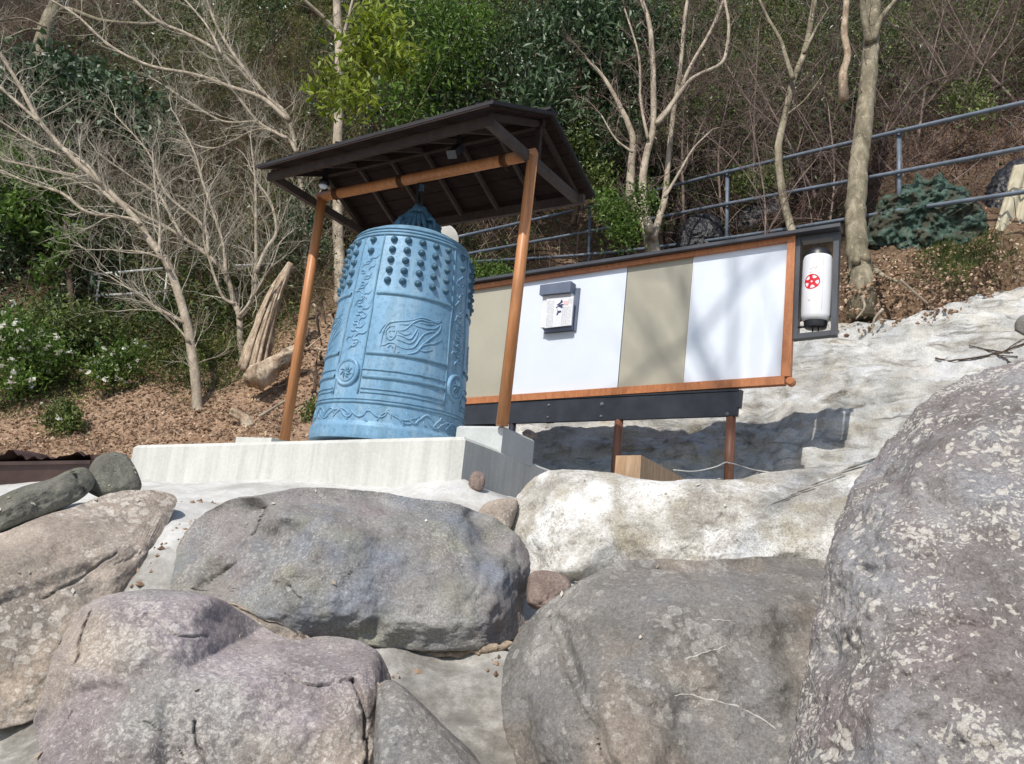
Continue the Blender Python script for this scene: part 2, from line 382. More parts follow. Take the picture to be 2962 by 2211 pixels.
# rocks
MAT['rock_grey'] = m_rock('blue grey boulder stone', (.135, .125, .118), (.20, .19, .178), (.275, .265, .25), (.42, .41, .38), .28, 1., 40,
                          [((.155, .170, .198), .8), ((.19, .185, .135), .7), ((.215, .183, .178), .7), ((.105, .098, .085), .7)], gain=1.16)
MAT['rock_purple'] = m_rock('purple brown boulder stone', (.145, .125, .121), (.235, .203, .197), (.315, .282, .268), (.55, .52, .47), .25, .9, 30,
                            [((.275, .238, .25), .75), ((.29, .245, .195), .75), ((.215, .215, .195), .7), ((.135, .116, .112), .75)], bump=.45, gain=1.14)
MAT['rock_tan'] = m_rock('tan boulder stone', (.17, .14, .115), (.28, .235, .195), (.40, .34, .285), (.58, .54, .48), .35, .8, 18,
                         [((.19, .17, .145), .8), ((.36, .29, .225), .6)], gain=1.12)
MAT['rock_olive'] = m_rock('dark olive grey stone', (.085, .082, .067), (.135, .13, .108), (.20, .195, .165), None, .3, 1.4, 30, [((.15, .15, .105), .5)], gain=1.1)
MAT['rock_white'] = m_rock('pale mottled stone', (.21, .19, .16), (.42, .40, .36), (.70, .69, .655), (.20, .18, .15), .5, 1.6, 44,
                           [((.72, .715, .69), .85), ((.30, .265, .20), .8)], gain=1.12)
MAT['rock_brown_grey'] = m_rock('brown grey boulder stone', (.105, .098, .088), (.175, .163, .147), (.25, .238, .218), (.48, .46, .42), .22, 1., 16,
                           [((.17, .165, .16), .8), ((.23, .185, .145), .6)], gain=1.12)  # brown grey tone over the whole stone
MAT['rock_lichen'] = m_rock('lichen covered stone', (.14, .122, .112), (.215, .195, .185), (.32, .305, .30), (.56, .52, .46), .75, 1.6, 34,
                            [((.27, .27, .28), .7), ((.25, .205, .20), .6)], bump=.9, gain=1.2)
MAT['rock_brown'] = m_rock('small brown stone', (.15, .11, .09), (.25, .19, .16), (.34, .27, .23), None, .3, 3)
def bed_extra(k, c):
    v = k.coord((1.0, 1.0, 3.2)); s = k.noise(1.7, 8, .68, v, 1.0)
    c = k.mix(k.ramp(s, [(.34, .85), (.47, 0)]), c, (.17, .155, .13))
    k.bump(s, .8, .06); return c
MAT['bedrock'] = m_rock('pale bedrock', (.29, .275, .24), (.48, .47, .44), (.64, .63, .60), None, .3, .8, 30, [((.46, .40, .31), .6), ((.58, .59, .60), .7), ((.30, .31, .31), .5)], bump=.9, extra=bed_extra)

# ---------------------------------------------------------------- terrain
def rbf(pts):
    A = np.array(pts, float); n = len(A); x = A[:, :2]
    D = np.linalg.norm(x[:, None]-x[None], axis=2)
    K = np.zeros((n+3, n+3)); K[:n, :n] = D; K[:n, n] = 1; K[:n, n+1:] = x; K[n, :n] = 1; K[n+1:, :n] = x.T
    K[:n, :n] -= np.eye(n)*.02
    w = np.linalg.solve(K, np.concatenate([A[:, 2], [0, 0, 0]]))
    def f(q):
        q = np.atleast_2d(np.asarray(q, float))[:, :2]
        return np.linalg.norm(q[:, None]-x[None], axis=2)@w[:n]+w[n]+q@w[n+1:]
    return f

HP = [(0, 1010, 8.6), (300, 978, 8.8), (640, 952, 9.0), (100, 890, 10.0), (425, 893, 10.0), (540, 845, 10.6), (690, 780, 10.8), (0, 835, 10.8),
      (220, 810, 11.2), (450, 740, 11.8), (100, 560, 13.0), (300, 620, 13.0), (600, 430, 14.2), (0, 120, 17.5), (600, 0, 20), (300, 250, 16.5),
      (1100, 300, 16.0), (1100, 0, 21), (850, 450, 14.0), (1250, 590, 13.6), (1050, 640, 12.6), (1850, 610, 9.4), (2213, 505, 9.0), (1820, 700, 8.9), (2213, 645, 8.1),
      (1572, 545, 11.9), (1943, 462, 10.2), (1275, 575, 14.2), (1700, 420, 12.4), (1700, 200, 15), (2213, 220, 12.5), (2213, 0, 15.5), (1500, 0, 19), (2150, 420, 10.2),
      (-500, 1050, 9), (-500, 500, 14), (2700, 560, 7.6), (2700, 0, 13), (1450, 640, 11.0), (1650, 640, 10)]
HPW = [tuple(PB(*q)) for q in HP]
HPW += [(-.5, 10.2, 2.2), (1.2, 10.2, 2.2), (2.5, 9.6, 2.2), (-4.5, 9.2, 1.7), (-8, 9, 1.2), (3.8, 8.6, 2.1), (6, 7, 2.2), (-.5, 8.5, 1.7), (2, 7.5, 1.7), (5, 6, 1.7), (-15, 10, 2.5), (16, 7, 5), (-24, 36, 29), (0, 36, 36), (24, 36, 41), (22, 17, 20), (-24, 18, 10)]
hill = rbf(HPW)

def grid_obj(name, xs, ys, zf, mat, attr=None, kind='structure'):
    X, Y = np.meshgrid(xs, ys); q = np.c_[X.ravel(), Y.ravel()]; z = zf(q); V = np.c_[q, z]
    nx = len(xs); ny = len(ys); i = (np.arange(ny-1)[:, None]*nx+np.arange(nx-1)[None]).ravel()
    F = np.c_[i, i+1, i+1+nx, i+nx]
    o = MB().raw(V, F).build(name, mat, org=(0, 0, 0)); o['kind'] = kind
    if attr:
        a = o.data.attributes.new(attr[0], 'FLOAT', 'POINT'); a.data.foreach_set('value', attr[1](V).astype(np.float32))
    return o
def hz(q):
    q = np.atleast_2d(q); z = hill(q)
    nz = np.array([fbm((p[0], p[1], 0), .55, 5, 3)*.28+fbm((p[0], p[1], 0), 2.4, 4, 5)*.07 for p in q])
    fade = np.clip((np.hypot(q[:, 0]+1, q[:, 1]-7)-2)/2, .1, 1)
    return z+nz*fade
# dry soil lies in the two cleared patches, elsewhere humus with the wood's deep shade put into its colour
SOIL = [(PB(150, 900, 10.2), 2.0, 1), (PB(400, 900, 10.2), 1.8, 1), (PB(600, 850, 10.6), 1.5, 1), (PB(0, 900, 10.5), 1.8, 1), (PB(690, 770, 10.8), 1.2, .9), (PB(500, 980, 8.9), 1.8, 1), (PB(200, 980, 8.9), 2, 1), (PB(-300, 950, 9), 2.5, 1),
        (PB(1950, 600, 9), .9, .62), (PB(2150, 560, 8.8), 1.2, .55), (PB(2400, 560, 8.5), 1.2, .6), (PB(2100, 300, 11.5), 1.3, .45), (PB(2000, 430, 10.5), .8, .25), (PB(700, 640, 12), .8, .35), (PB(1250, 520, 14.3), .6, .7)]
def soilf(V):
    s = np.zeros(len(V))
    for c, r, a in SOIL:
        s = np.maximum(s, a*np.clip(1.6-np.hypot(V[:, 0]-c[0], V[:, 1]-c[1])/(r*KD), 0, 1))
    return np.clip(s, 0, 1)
gx = np.concatenate([np.linspace(-32, -11, 30)[:-1], np.linspace(-11, 11, 230), np.linspace(11, 32, 30)[1:]])
gy = np.concatenate([np.linspace(6.5, 20, 180), np.linspace(20, 44, 70)[1:]])
HX = hz
hillside = grid_obj('hillside', gx, gy, hz, MAT['soil'], ('litter', soilf))
g = MB(); g.add([(-400, -400, 0), (400, -400, 0), (400, 60, 0), (-400, 60, 0)], [(0, 1, 2, 3)])
go = g.build('ground', MAT['ground'], org=(0, 0, 0)); go['kind'] = 'structure'

def hp(px, py, lo=8.5, hi=38):
    """where the sight line meets the hillside"""
    d = ray(px, py); Ys = np.linspace(lo, hi, 240); pts = CAM+d*(Ys/d[1])[:, None]
    zz = hill(pts); k = np.argmax(pts[:, 2] <= zz); return pts[k]
def onhill(x, y): return np.array([x, y, hz([(x, y)])[0]])

# mortar slope
MP = [(303, 1030, 7.75), (650, 1030, 6.75), (1000, 1034, 5.76), (1113, 1077, 6.0), (420, 1120, 4.8), (345, 1195, 4.18), (262, 1292, 3.96), (305, 1245, 4.04), (385, 1150, 4.45), (330, 1100, 4.75), (1060, 1105, 5.4), (1110, 1135, 5.2),
      (950, 1440, 3.6), (1000, 1560, 3.2), (930, 1650, 2.85), (840, 1410, 3.55), (1090, 1400, 3.65), (50, 1600, 3.45), (0, 1500, 3.9), (0, 1085, 6.6), (140, 1035, 7.6), (600, 1350, 4.0), (1170, 1360, 4.3),
      (1700, 1652, 3.0), (450, 1500, 3.5), (1450, 1480, 3.6), (760, 1235, 4.6), (120, 1290, 4.15), (1540, 1170, 5.5), (2213, 1500, 2.8), (700, 1095, 5.6), (1240, 1290, 4.5)]
MPW = [tuple(P(*q)) for q in MP]+[(-3, 1.3, .0), (0, 1.3, -.02), (3, 1.3, -.02), (-7, 2.5, .1), (6, 2.5, .3), (-7, 6.5, 1.5), (5, 6, 2.), (0.6, 7.2, 1.75), (2.5, 6.6, 1.75), (-.6, 7, 1.9), (-2.5, 7.8, 1.8), (5, 7.5, 1.9), (0, 10.4, 1.5), (5, 10.4, 1.6), (-6, 10.4, 1.2)]
mort = rbf(MPW)
def mz(q):
    q = np.atleast_2d(q)
    return mort(q)+np.array([fbm((p[0], p[1], 0), 1.5, 5, 11)*.035+fbm((p[0], p[1], 0), 7, 4, 5)*.010 for p in q])
grid_obj('mortar_slope', np.concatenate([np.linspace(-9, -5, 16)[:-1], np.linspace(-5, 4.2, 200), np.linspace(4.2, 14, 26)[1:]]), np.concatenate([np.linspace(1.2, 6, 160), np.linspace(6, 10.4, 60)[1:]]), mz, MAT['mortar'])

# ---------------------------------------------------------------- bedrock
def sheet(rows, nu, nv, rough, name, mat, seed):
    """rows: lists of world points from low to high; surface through them with strata relief"""
    rows = [list(map(np.asarray, r)) for r in rows]
    for r in rows:                   # the sides run on and turn back into the hill
        e = r[-1]-r[-2]; r.append(r[-1]+e*.7); r.append(r[-1]+e*.3+np.array([1.2, 2.2, -.6]))
    rows.insert(0, [p+np.array([0, -.25, -1.3]) for p in rows[0]])
    R = [spline(r, nu) for r in rows]; R = np.array(R); out = []
    for i in range(nu): out.append(spline(R[:, i], nv))
    G = np.array(out).transpose(1, 0, 2)
    V = G.reshape(-1, 3).copy(); n = unit(np.cross(G[0, nu//2]-G[0, 0], G[-1, nu//2]-G[0, nu//2]))
    if n[2] < 0: n = -n
    for k in range(len(V)):
        p = V[k]; a = fbm((p[0]*.8, p[1]*.8, p[2]*1.3), .9, 6, seed)*rough*1.25
        r_ = fbm((p[0]*.5, p[1]*.5, p[2]*3.0), 1.4, 4, seed+4); a += (abs(r_)-.25)*rough*.8-rough*.9*max(0, 1-abs(fbm((p[0]*.45, p[1]*.45, p[2]*2.2), 1.1, 3, seed+30))/.05)*max(0, fbm(p, .9, 2, seed+33)+.15)+fbm(p, 5, 5, seed+8)*rough*.28
        V[k] = p+n*a
    i = (np.arange(nv-1)[:, None]*nu+np.arange(nu-1)[None]).ravel(); F = np.c_[i, i+1, i+1+nu, i+nu]
    o = MB().raw(V, F).build(name, mat, org=(0, 0, 0)); o['kind'] = 'structure'; return o
bed = sheet([[PB(1050, 1075, 8.6), PB(1400, 1085, 7.6), PB(1700, 1090, 6.8), PB(2000, 1110, 6.0), PB(2500, 1150, 4.8)],
             [PB(1060, 1005, 9.2), PB(1400, 1000, 8.15), PB(1700, 980, 7.3), PB(2000, 960, 6.5), PB(2500, 950, 5.2)],
             [PB(1070, 945, 9.9), PB(1400, 930, 8.65), PB(1700, 905, 7.7), PB(2000, 885, 6.9), PB(2500, 860, 5.6)],
             [PB(1080, 880, 10.2), PB(1400, 850, 9.2), PB(1700, 810, 8.45), PB(2000, 770, 7.6), PB(2500, 740, 6.3)],
             [PB(1085, 830, 10.5), PB(1400, 780, 9.8), PB(1730, 740, 9.0), PB(2000, 710, 8.25), PB(2500, 670, 7.1)],
             [PB(1090, 800, 10.8), PB(1400, 735, 10.3), PB(1760, 700, 9.4), PB(1896, 700, 9.0), PB(1960, 690, 8.85), PB(2050, 662, 8.7), PB(2140, 637, 8.45), PB(2500, 600, 7.8)],
             [PB(1090, 815, 11.1), PB(1400, 750, 10.8), PB(1760, 725, 9.9), PB(2000, 705, 9.3), PB(2140, 665, 8.95), PB(2500, 640, 8.3)]],
            330, 190, .17, 'bedrock', MAT['bedrock'], 21)

from mathutils.kdtree import KDTree
bv = np.array([tuple(v.co) for v in bed.data.vertices]); kd = KDTree(len(bv))
for i, p in enumerate(bv): kd.insert((p[0], p[1], 0), i)
kd.balance()
for v in hillside.data.vertices:
    if v.co.y < 14.5 and v.co.x > -2:
        c_, i, d_ = kd.find((v.co.x, v.co.y, 0))
        if d_ < .13: v.co.z = min(v.co.z, bv[i][2]-.35)
hillside.data.update()
# ---------------------------------------------------------------- boulders
def rock(name, label, cat, outline, Yc, depth, mat, ctr=None, n=2.4, amp=.05, nsc=1.6, feats=(), cracks=(), planes=5, seed=1, nt=260, nr=90, group=None, edge=.012, tilt=.7, fac=(), chip=.022):
    O = np.array(outline, float)
    c = np.array(ctr if ctr else O.mean(0), float)
    C = P(c[0], c[1], Yc); v = unit(C-CAM); r = unit(np.cross(v, (0, 0, 1))); u = np.cross(r, v); vt = unit(v-tilt*u)
    def pl(px, py):
        d = ray(px, py); q = CAM+d*(np.dot(C-CAM, vt)/np.dot(d, vt)); return np.array([np.dot(q-C, r), np.dot(q-C, u)])
    sm = spline(np.vstack([O, O[:1]]), len(O)*14); ab = np.array([pl(*q) for q in sm])
    th = np.arctan2(ab[:, 1], ab[:, 0]); rad = np.hypot(ab[:, 0], ab[:, 1]); o_ = np.argsort(th); th = th[o_]; rad = rad[o_]
    th = np.concatenate([th-2*pi, th, th+2*pi]); rad = np.tile(rad, 3)
    T = np.linspace(0, 2*pi, nt, endpoint=False); R = np.interp((T+pi) % (2*pi)-pi, th, rad)
    rs = np.random.default_rng(seed); chip = min(chip, depth*.07)
    nb = max(10, nr//4)
    rho = np.concatenate([np.sin(np.linspace(0.0, 1, nr)*pi/2)**.9, np.sin(np.linspace(1, 0.02, nb)*pi/2)[1:]])
    sg = np.concatenate([np.ones(nr), -np.ones(nb-1)])
    RH, TT = np.meshgrid(rho, T, indexing='ij'); RR = RH*R[None]
    a = RR*np.cos(TT); b = RR*np.sin(TT); dz = depth*np.maximum(1-RH**n, 0)**(1/n)*sg[:, None]
    A = a.ravel(); B = b.ravel(); D = dz.ravel(); front = np.repeat(sg > 0, nt); fade = np.clip((1-RH.ravel())*6, 0, 1)*front
    for k in range(planes):          # broken facets
        nrm = unit([rs.uniform(-.9, .9), rs.uniform(-.9, .9), 1.1]); q = np.c_[A, B, D]@nrm; off = q.max()*rs.uniform(.8, .93)
        ex = np.maximum(0, q-off)*.85; D = D-ex*nrm[2]*fade; 
    def smin(L, k=.012):
        L = np.array(L); m_ = L.min(0); return m_-k*np.log(np.exp(-(L-m_)/k).sum(0))
    if fac:                          # flat broken faces: pieces joined, each piece bounded by its planes
        wob = fbmv(np.c_[A, B, D*0], 2.2, 3, seed+40)*.05
        pcs = []
        for gp in fac:
            L = []
            for (fx, fy, fd, gx_, gy_) in gp:
                p0 = pl(fx, fy); L.append(fd*depth-gx_*(A-p0[0])-gy_*(B-p0[1])+wob*(1+.6*len(L)))
            pcs.append(smin(L))
        F_ = np.max(pcs, axis=0); F_ = np.maximum(F_, -.2*depth)
        D = np.where(front, smin([D, F_], .02), D)
    for ft in feats:
        kind = ft[0]
        if kind == 'b':              # bump: px,py,radius px,height
            p0 = pl(ft[1], ft[2]); rr = np.linalg.norm(pl(ft[1]+ft[3], ft[2])-p0); D = D+ft[4]*np.exp(-((A-p0[0])**2+(B-p0[1])**2)/rr**2)*fade
        if kind == 's':              # step across a line: above the line falls back by h over a width
            p0, p1 = pl(*ft[1]), pl(*ft[2]); t = unit(p1-p0); nn = np.array([-t[1], t[0]]); s = (A-p0[0])*nn[0]+(B-p0[1])*nn[1]
            D = D-ft[3]*np.clip(s/ft[4], 0, 1)*fade
    pts = C+A[:, None]*r+B[:, None]*u+(tilt*B-D)[:, None]*v
    n1 = fbmv(pts, nsc, 5, seed); n2 = fbmv(pts, nsc*4.5, 5, seed+2); n3 = fbmv(pts, nsc*16, 3, seed+5)
    n4 = np.array([mnoise.fractal(Vector((p[0]*nsc*2.2+seed, p[1]*nsc*2.2, p[2]*nsc*2.2)), 1., 2.1, 3, noise_basis='VORONOI_F1') for p in pts]); n4 = n4-n4.mean()
    D = D+(n1*amp*.7+n2*amp*.28+n3*amp*.08-n4*chip)*(fade*.85+.15)
    gr = 1+(n2*edge+n3*edge*.5)*1.0
    for ck in cracks:                # polyline px, width m, depth m
        pp = np.array([pl(*q) for q in spline(ck[0], 24)]); pp += np.array([[fbm((q[0]*9, q[1]*9, seed), 1, 3, seed)*.02, fbm((q[0]*9, q[1]*9, seed+9), 1, 3, seed)*.02] for q in pp])
        dm = np.full(len(A), 9.)
        for i in range(len(pp)-1):
            ab_ = pp[i+1]-pp[i]; t = np.clip(((A-pp[i, 0])*ab_[0]+(B-pp[i, 1])*ab_[1])/(ab_@ab_+1e-9), 0, 1)
            dm = np.minimum(dm, np.hypot(A-pp[i, 0]-t*ab_[0], B-pp[i, 1]-t*ab_[1]))
        D = D-ck[2]*np.clip(1-dm/(ck[1]*.6*(.5+1.0*np.abs(n2)*2)), 0, 1)**.7*front*.8
    V = C+(A*gr)[:, None]*r+(B*gr)[:, None]*u+(tilt*B*gr-D)[:, None]*v
    N = len(rho); i = (np.arange(N-1)[:, None]*nt+np.arange(nt)[None]); j = (np.arange(N-1)[:, None]*nt+(np.arange(nt)[None]+1) % nt)
    F = np.c_[i.ravel(), (i+nt).ravel(), (j+nt).ravel(), j.ravel()]
    m = MB().raw(V, F); m.f.append(tuple((N-1)*nt+np.arange(nt))); 
    # face list above indexes bulk verts: close the back with a fan vertex instead
    m.f = []
    m.raw(np.vstack([V[(N-1)*nt:], V[(N-1)*nt:].mean(0)]), np.c_[np.arange(nt), np.full(nt, nt), (np.arange(nt)+1) % nt])
    o = m.build(name, mat, org=(C[0], C[1], V[:, 2].min())); tag(o, label, cat, group); return o
BOULD = 'boulders of the rock wall'
rock('boulder', 'huge lichen spotted boulder cut off by the right edge of the photo', 'boulder',
     [(1712, 1700), (1735, 1560), (1772, 1400), (1800, 1270), (1822, 1170), (1862, 1050), (1915, 985), (1985, 905), (2060, 845), (2140, 805), (2213, 782), (2330, 765), (2480, 800), (2600, 950), (2660, 1250), (2640, 1600), (2500, 1850), (2150, 1930), (1800, 1880)],
     2.15, .55, MAT['rock_lichen'], (2170, 1380), 3, .05, 3.0, [('b', 2110, 1560, 110, .03), ('s', (1850, 1100), (2213, 800), .10, .25), ('b', 1860, 1370, 60, -.04)], [], 2, 3, 380, 140, BOULD, .02, fac=[[(2100, 1300, 1, 0.075, -0.16), (1880, 1300, 0.8, -1.35, -0.29), (2120, 960, 0.75, -0.525, 1.17), (2000, 1080, 0.8, -1.2, 0.78)]])
rock('boulder', 'low pale mottled boulder in front of the squared timber and the board legs', 'boulder',
     [(1098, 1130), (1115, 1085), (1150, 1045), (1200, 1022), (1260, 1020), (1330, 1026), (1370, 1035), (1440, 1044), (1500, 1038), (1590, 1040), (1650, 1025), (1750, 1012), (1860, 1000), (1935, 975), (2030, 960), (2080, 1080), (1990, 1200), (1880, 1260), (1700, 1290), (1480, 1300), (1280, 1290), (1220, 1275), (1150, 1215)],
     4.9, .45, MAT['rock_white'], (1540, 1150), 4, .06, 1.8, [('b', 1330, 1110, 70, -.04)], [], 1, 5, 320, 90, BOULD, .012, fac=[[(1500, 1110, 1, 0, 0.00), (1500, 1060, 0.85, 0, 1.56), (1250, 1130, 0.9, -0.675, -0.06), (1800, 1100, 0.95, 0.3, 0.65), (1550, 1220, 0.95, 0, -0.58)]])
rock('boulder', 'long rounded blue grey boulder in the middle, below the concrete platform', 'boulder',
     [(370, 1225), (382, 1175), (430, 1120), (500, 1088), (580, 1075), (640, 1062), (700, 1060), (800, 1066), (900, 1080), (1000, 1098), (1070, 1125), (1120, 1165), (1143, 1210), (1135, 1280), (1128, 1350), (1110, 1375), (1000, 1398), (880, 1398), (760, 1385), (660, 1370), (560, 1330), (480, 1298), (410, 1284), (372, 1275)],
     4.0, .42, MAT['rock_grey'], (760, 1235), 5, .05, 1.7, [('s', (520, 1130), (1100, 1130), .22, .3), ('b', 640, 1160, 50, -.04), ('b', 560, 1290, 70, -.05), ('b', 740, 1200, 90, .05)],
     [([(575, 1105), (560, 1150), (530, 1190)], .012, .03), ([(520, 1215), (470, 1250), (420, 1285)], .02, .05), ([(640, 1170), (620, 1230), (660, 1290)], .014, .02)], 1, 9, 330, 110, BOULD, fac=[[(760, 1150, 1, 0.075, 1.30), (760, 1250, 1.02, 0, -0.29), (850, 1320, 0.95, -0.075, -1.17), (520, 1200, 0.75, -1.125, -0.12), (1060, 1220, 0.72, 1.65, -0.32), (640, 1230, 0.93, -0.525, -0.32), (950, 1160, 0.9, 0.525, 1.04)]])
rock('boulder', 'broken brown grey boulder behind the concrete strip at the left edge', 'boulder',
     [(-120, 1160), (0, 1150), (70, 1125), (150, 1098), (235, 1066), (300, 1057), (360, 1062), (386, 1078), (372, 1115), (350, 1160), (335, 1200), (295, 1240), (262, 1290), (225, 1360), (180, 1420), (130, 1500), (60, 1560), (-60, 1560), (-180, 1450), (-200, 1280)],
     3.95, .22, MAT['rock_tan'], (120, 1290), 5, .045, 1.6, [('s', (-50, 1330), (330, 1180), -.035, .05), ('s', (0, 1200), (350, 1080), .12, .4)],
     [([(100, 1290), (180, 1245), (250, 1200)], .012, .03), ([(245, 1225), (330, 1185)], .01, .02)], 1, 12, 300, 100, BOULD, fac=[[(200, 1200, 0.95, 0.18, 0.98), (60, 1400, 0.95, -0.075, -0.35), (300, 1180, 0.75, 1.5, -0.06), (20, 1200, 0.85, -0.675, 0.91)]])
rock('boulder', 'big cracked purple brown boulder in front at the lower left', 'boulder',
     [(88, 1560), (105, 1510), (130, 1430), (155, 1370), (180, 1330), (240, 1300), (330, 1287), (410, 1290), (480, 1310), (560, 1350), (620, 1385), (700, 1378), (770, 1395), (812, 1425), (833, 1480), (832, 1560), (820, 1640), (800, 1750), (600, 1830), (300, 1830), (130, 1760)],
     2.9, .36, MAT['rock_purple'], (450, 1540), 5, .04, 1.9, [('b', 330, 1400, 60, .02)],
     [([(210, 1340), (195, 1390), (190, 1440)], .010, .03), ([(420, 1550), (425, 1600), (440, 1652)], .009, .035), ([(600, 1465), (640, 1487), (735, 1478)], .010, .03), ([(735, 1478), (760, 1550), (765, 1640)], .016, .06), ([(145, 1590), (180, 1540)], .008, .02), ([(330, 1560), (400, 1620), (405, 1700)], .007, .02), ([(330, 1350), (390, 1390), (450, 1385)], .008, .025)], 0, 21, 360, 130, BOULD, .01, fac=[[(330, 1420, 1, -0.525, -0.16), (400, 1380, 0.96, 1.125, 0.00), (220, 1400, 0.8, -1.2, -0.12), (330, 1315, 0.75, -0.15, 1.43)], [(560, 1560, 1.02, 0.06, -0.32), (500, 1470, 0.98, -0.15, 1.62), (650, 1420, 0.9, 0, 1.95), (770, 1520, 0.85, 1.725, -0.32), (430, 1600, 0.98, -0.375, -0.45)]])
rock('boulder', 'broad brown grey boulder with thin white veins in front of the pale mottled one', 'boulder',
     [(1085, 1500), (1092, 1440), (1118, 1380), (1160, 1335), (1215, 1300), (1280, 1258), (1345, 1225), (1430, 1222), (1520, 1222), (1640, 1212), (1740, 1212), (1805, 1225), (1880, 1300), (1900, 1450), (1870, 1650), (1750, 1780), (1400, 1800), (1180, 1740), (1110, 1620)],
     2.95, .36, MAT['rock_brown_grey'], (1440, 1500), 5, .045, 1.8, [('s', (1250, 1330), (1800, 1330), .2, .25), ('b', 1350, 1340, 60, -.05), ('s', (1210, 1330), (1350, 1652), -.05, .03), ('b', 1700, 1260, 60, .03)],
     [([(1205, 1340), (1225, 1440), (1290, 1540), (1330, 1652)], .012, .03)], 0, 33, 350, 120, BOULD, .01, fac=[[(1500, 1290, 0.95, 0.045, 1.10), (1550, 1450, 1, 0.21, -0.32), (1290, 1450, 0.86, -0.825, -0.32), (1170, 1450, 0.62, -1.5, -0.19), (1700, 1400, 0.88, 0.675, -0.39)]])
rock('boulder', 'rounded dark olive stone at the left end of the concrete platform', 'boulder',
     [(183, 1062), (190, 1020), (208, 990), (240, 978), (272, 984), (292, 1010), (306, 1050), (290, 1066), (230, 1078)],
     5.9, .22, MAT['rock_olive'], None, 2.3, .02, 3, (), (), 3, 41, 120, 40, BOULD)
rock('boulder', 'long dark olive stone lying on the tan boulder at the left edge', 'boulder',
     [(-80, 1130), (-30, 1090), (40, 1055), (110, 1035), (150, 1016), (185, 1012), (205, 1040), (180, 1075), (120, 1105), (60, 1128), (0, 1152), (-60, 1175)],
     5.3, .28, MAT['rock_olive'], (70, 1090), 2.3, .04, 3, [('b', 150, 1030, 40, .05)], [([(150, 1015), (180, 1060), (190, 1080)], .02, .05)], 3, 43, 160, 50, BOULD)
rock('stone', 'fist shaped brown stone wedged between the blue grey and the pale boulder', 'stone',
     [(1138, 1275), (1145, 1242), (1175, 1233), (1215, 1242), (1234, 1262), (1230, 1295), (1200, 1322), (1165, 1320), (1140, 1305)], 4.0, .14, MAT['rock_brown'], None, 2.3, .02, 5, (), (), 3, 51, 120, 40)
rock('stone', 'small brown stone standing against the side of the concrete platform', 'stone',
     [(1012, 1046), (1018, 1026), (1032, 1018), (1046, 1026), (1048, 1045), (1040, 1060), (1020, 1060)], 5.72, .07, MAT['rock_brown'], None, 2.2, .008, 9, (), (), 3, 53, 70, 20)
rock('stone', 'flat pinkish stone set in mortar left of the pale mottled boulder', 'stone',
     [(1030, 1110), (1050, 1088), (1085, 1078), (1118, 1082), (1112, 1120), (1095, 1150), (1050, 1140)], 5.05, .12, MAT['rock_tan'], None, 2.4, .02, 4, (), (), 2, 55, 90, 30)
rock('stone', 'cracked flat stone between the blue grey and the purple brown boulder', 'stone',
     [(440, 1296), (500, 1300), (560, 1325), (640, 1355), (680, 1385), (640, 1400), (560, 1370), (490, 1335)], 3.55, .12, MAT['rock_tan'], None, 2.6, .03, 4, (), [([(500, 1310), (600, 1350), (660, 1380)], .01, .03)], 3, 57, 120, 40)
rock('stone', 'reddish brown triangular stone right of the purple brown boulder at the bottom', 'stone',
     [(815, 1480), (850, 1472), (900, 1510), (960, 1570), (1030, 1640), (1060, 1720), (900, 1760), (815, 1700)], 2.72, .2, MAT['rock_brown_grey'], (900, 1620), 2.8, .03, 3, (), (), 3, 59, 160, 50)
rock('stone', 'small round brown stone on the soil behind the concrete block', 'stone',
     [(1128, 935), (1140, 928), (1155, 934), (1162, 942), (1150, 948), (1132, 944)], 8.3, .06, MAT['rock_brown'], None, 2.2, .01, 6, (), (), 2, 61, 50, 16)
rock('stone', 'grey stone lying on the bedrock at the right edge', 'stone',
     [(2192, 715), (2195, 695), (2215, 680), (2250, 690), (2260, 722), (2225, 730)], 7.6, .12, MAT['rock_grey'], None, 2.2, .02, 4, (), (), 3, 63, 70, 22)
for i, (px, py, w_) in enumerate([(1150, 1358, 14), (1128, 1362, 10), (1172, 1348, 12), (1141, 1347, 9), (1160, 1370, 9)]):
    rock('pebble', ('largest','leftmost','rightmost','topmost','lowest')[i]+' reddish pebble in the dark gap right of the blue grey boulder', 'pebble',
         [(px+w_*cos(t)*(1+.15*sin(3*t+i)), py+w_*.7*sin(t)) for t in np.linspace(0, 2*pi, 9)[:-1]], 3.85, .03, MAT['rock_brown'], None, 2.2, .005, 12, (), (), 2, 70+i, 40, 12, 'pebbles in the gap between boulders')


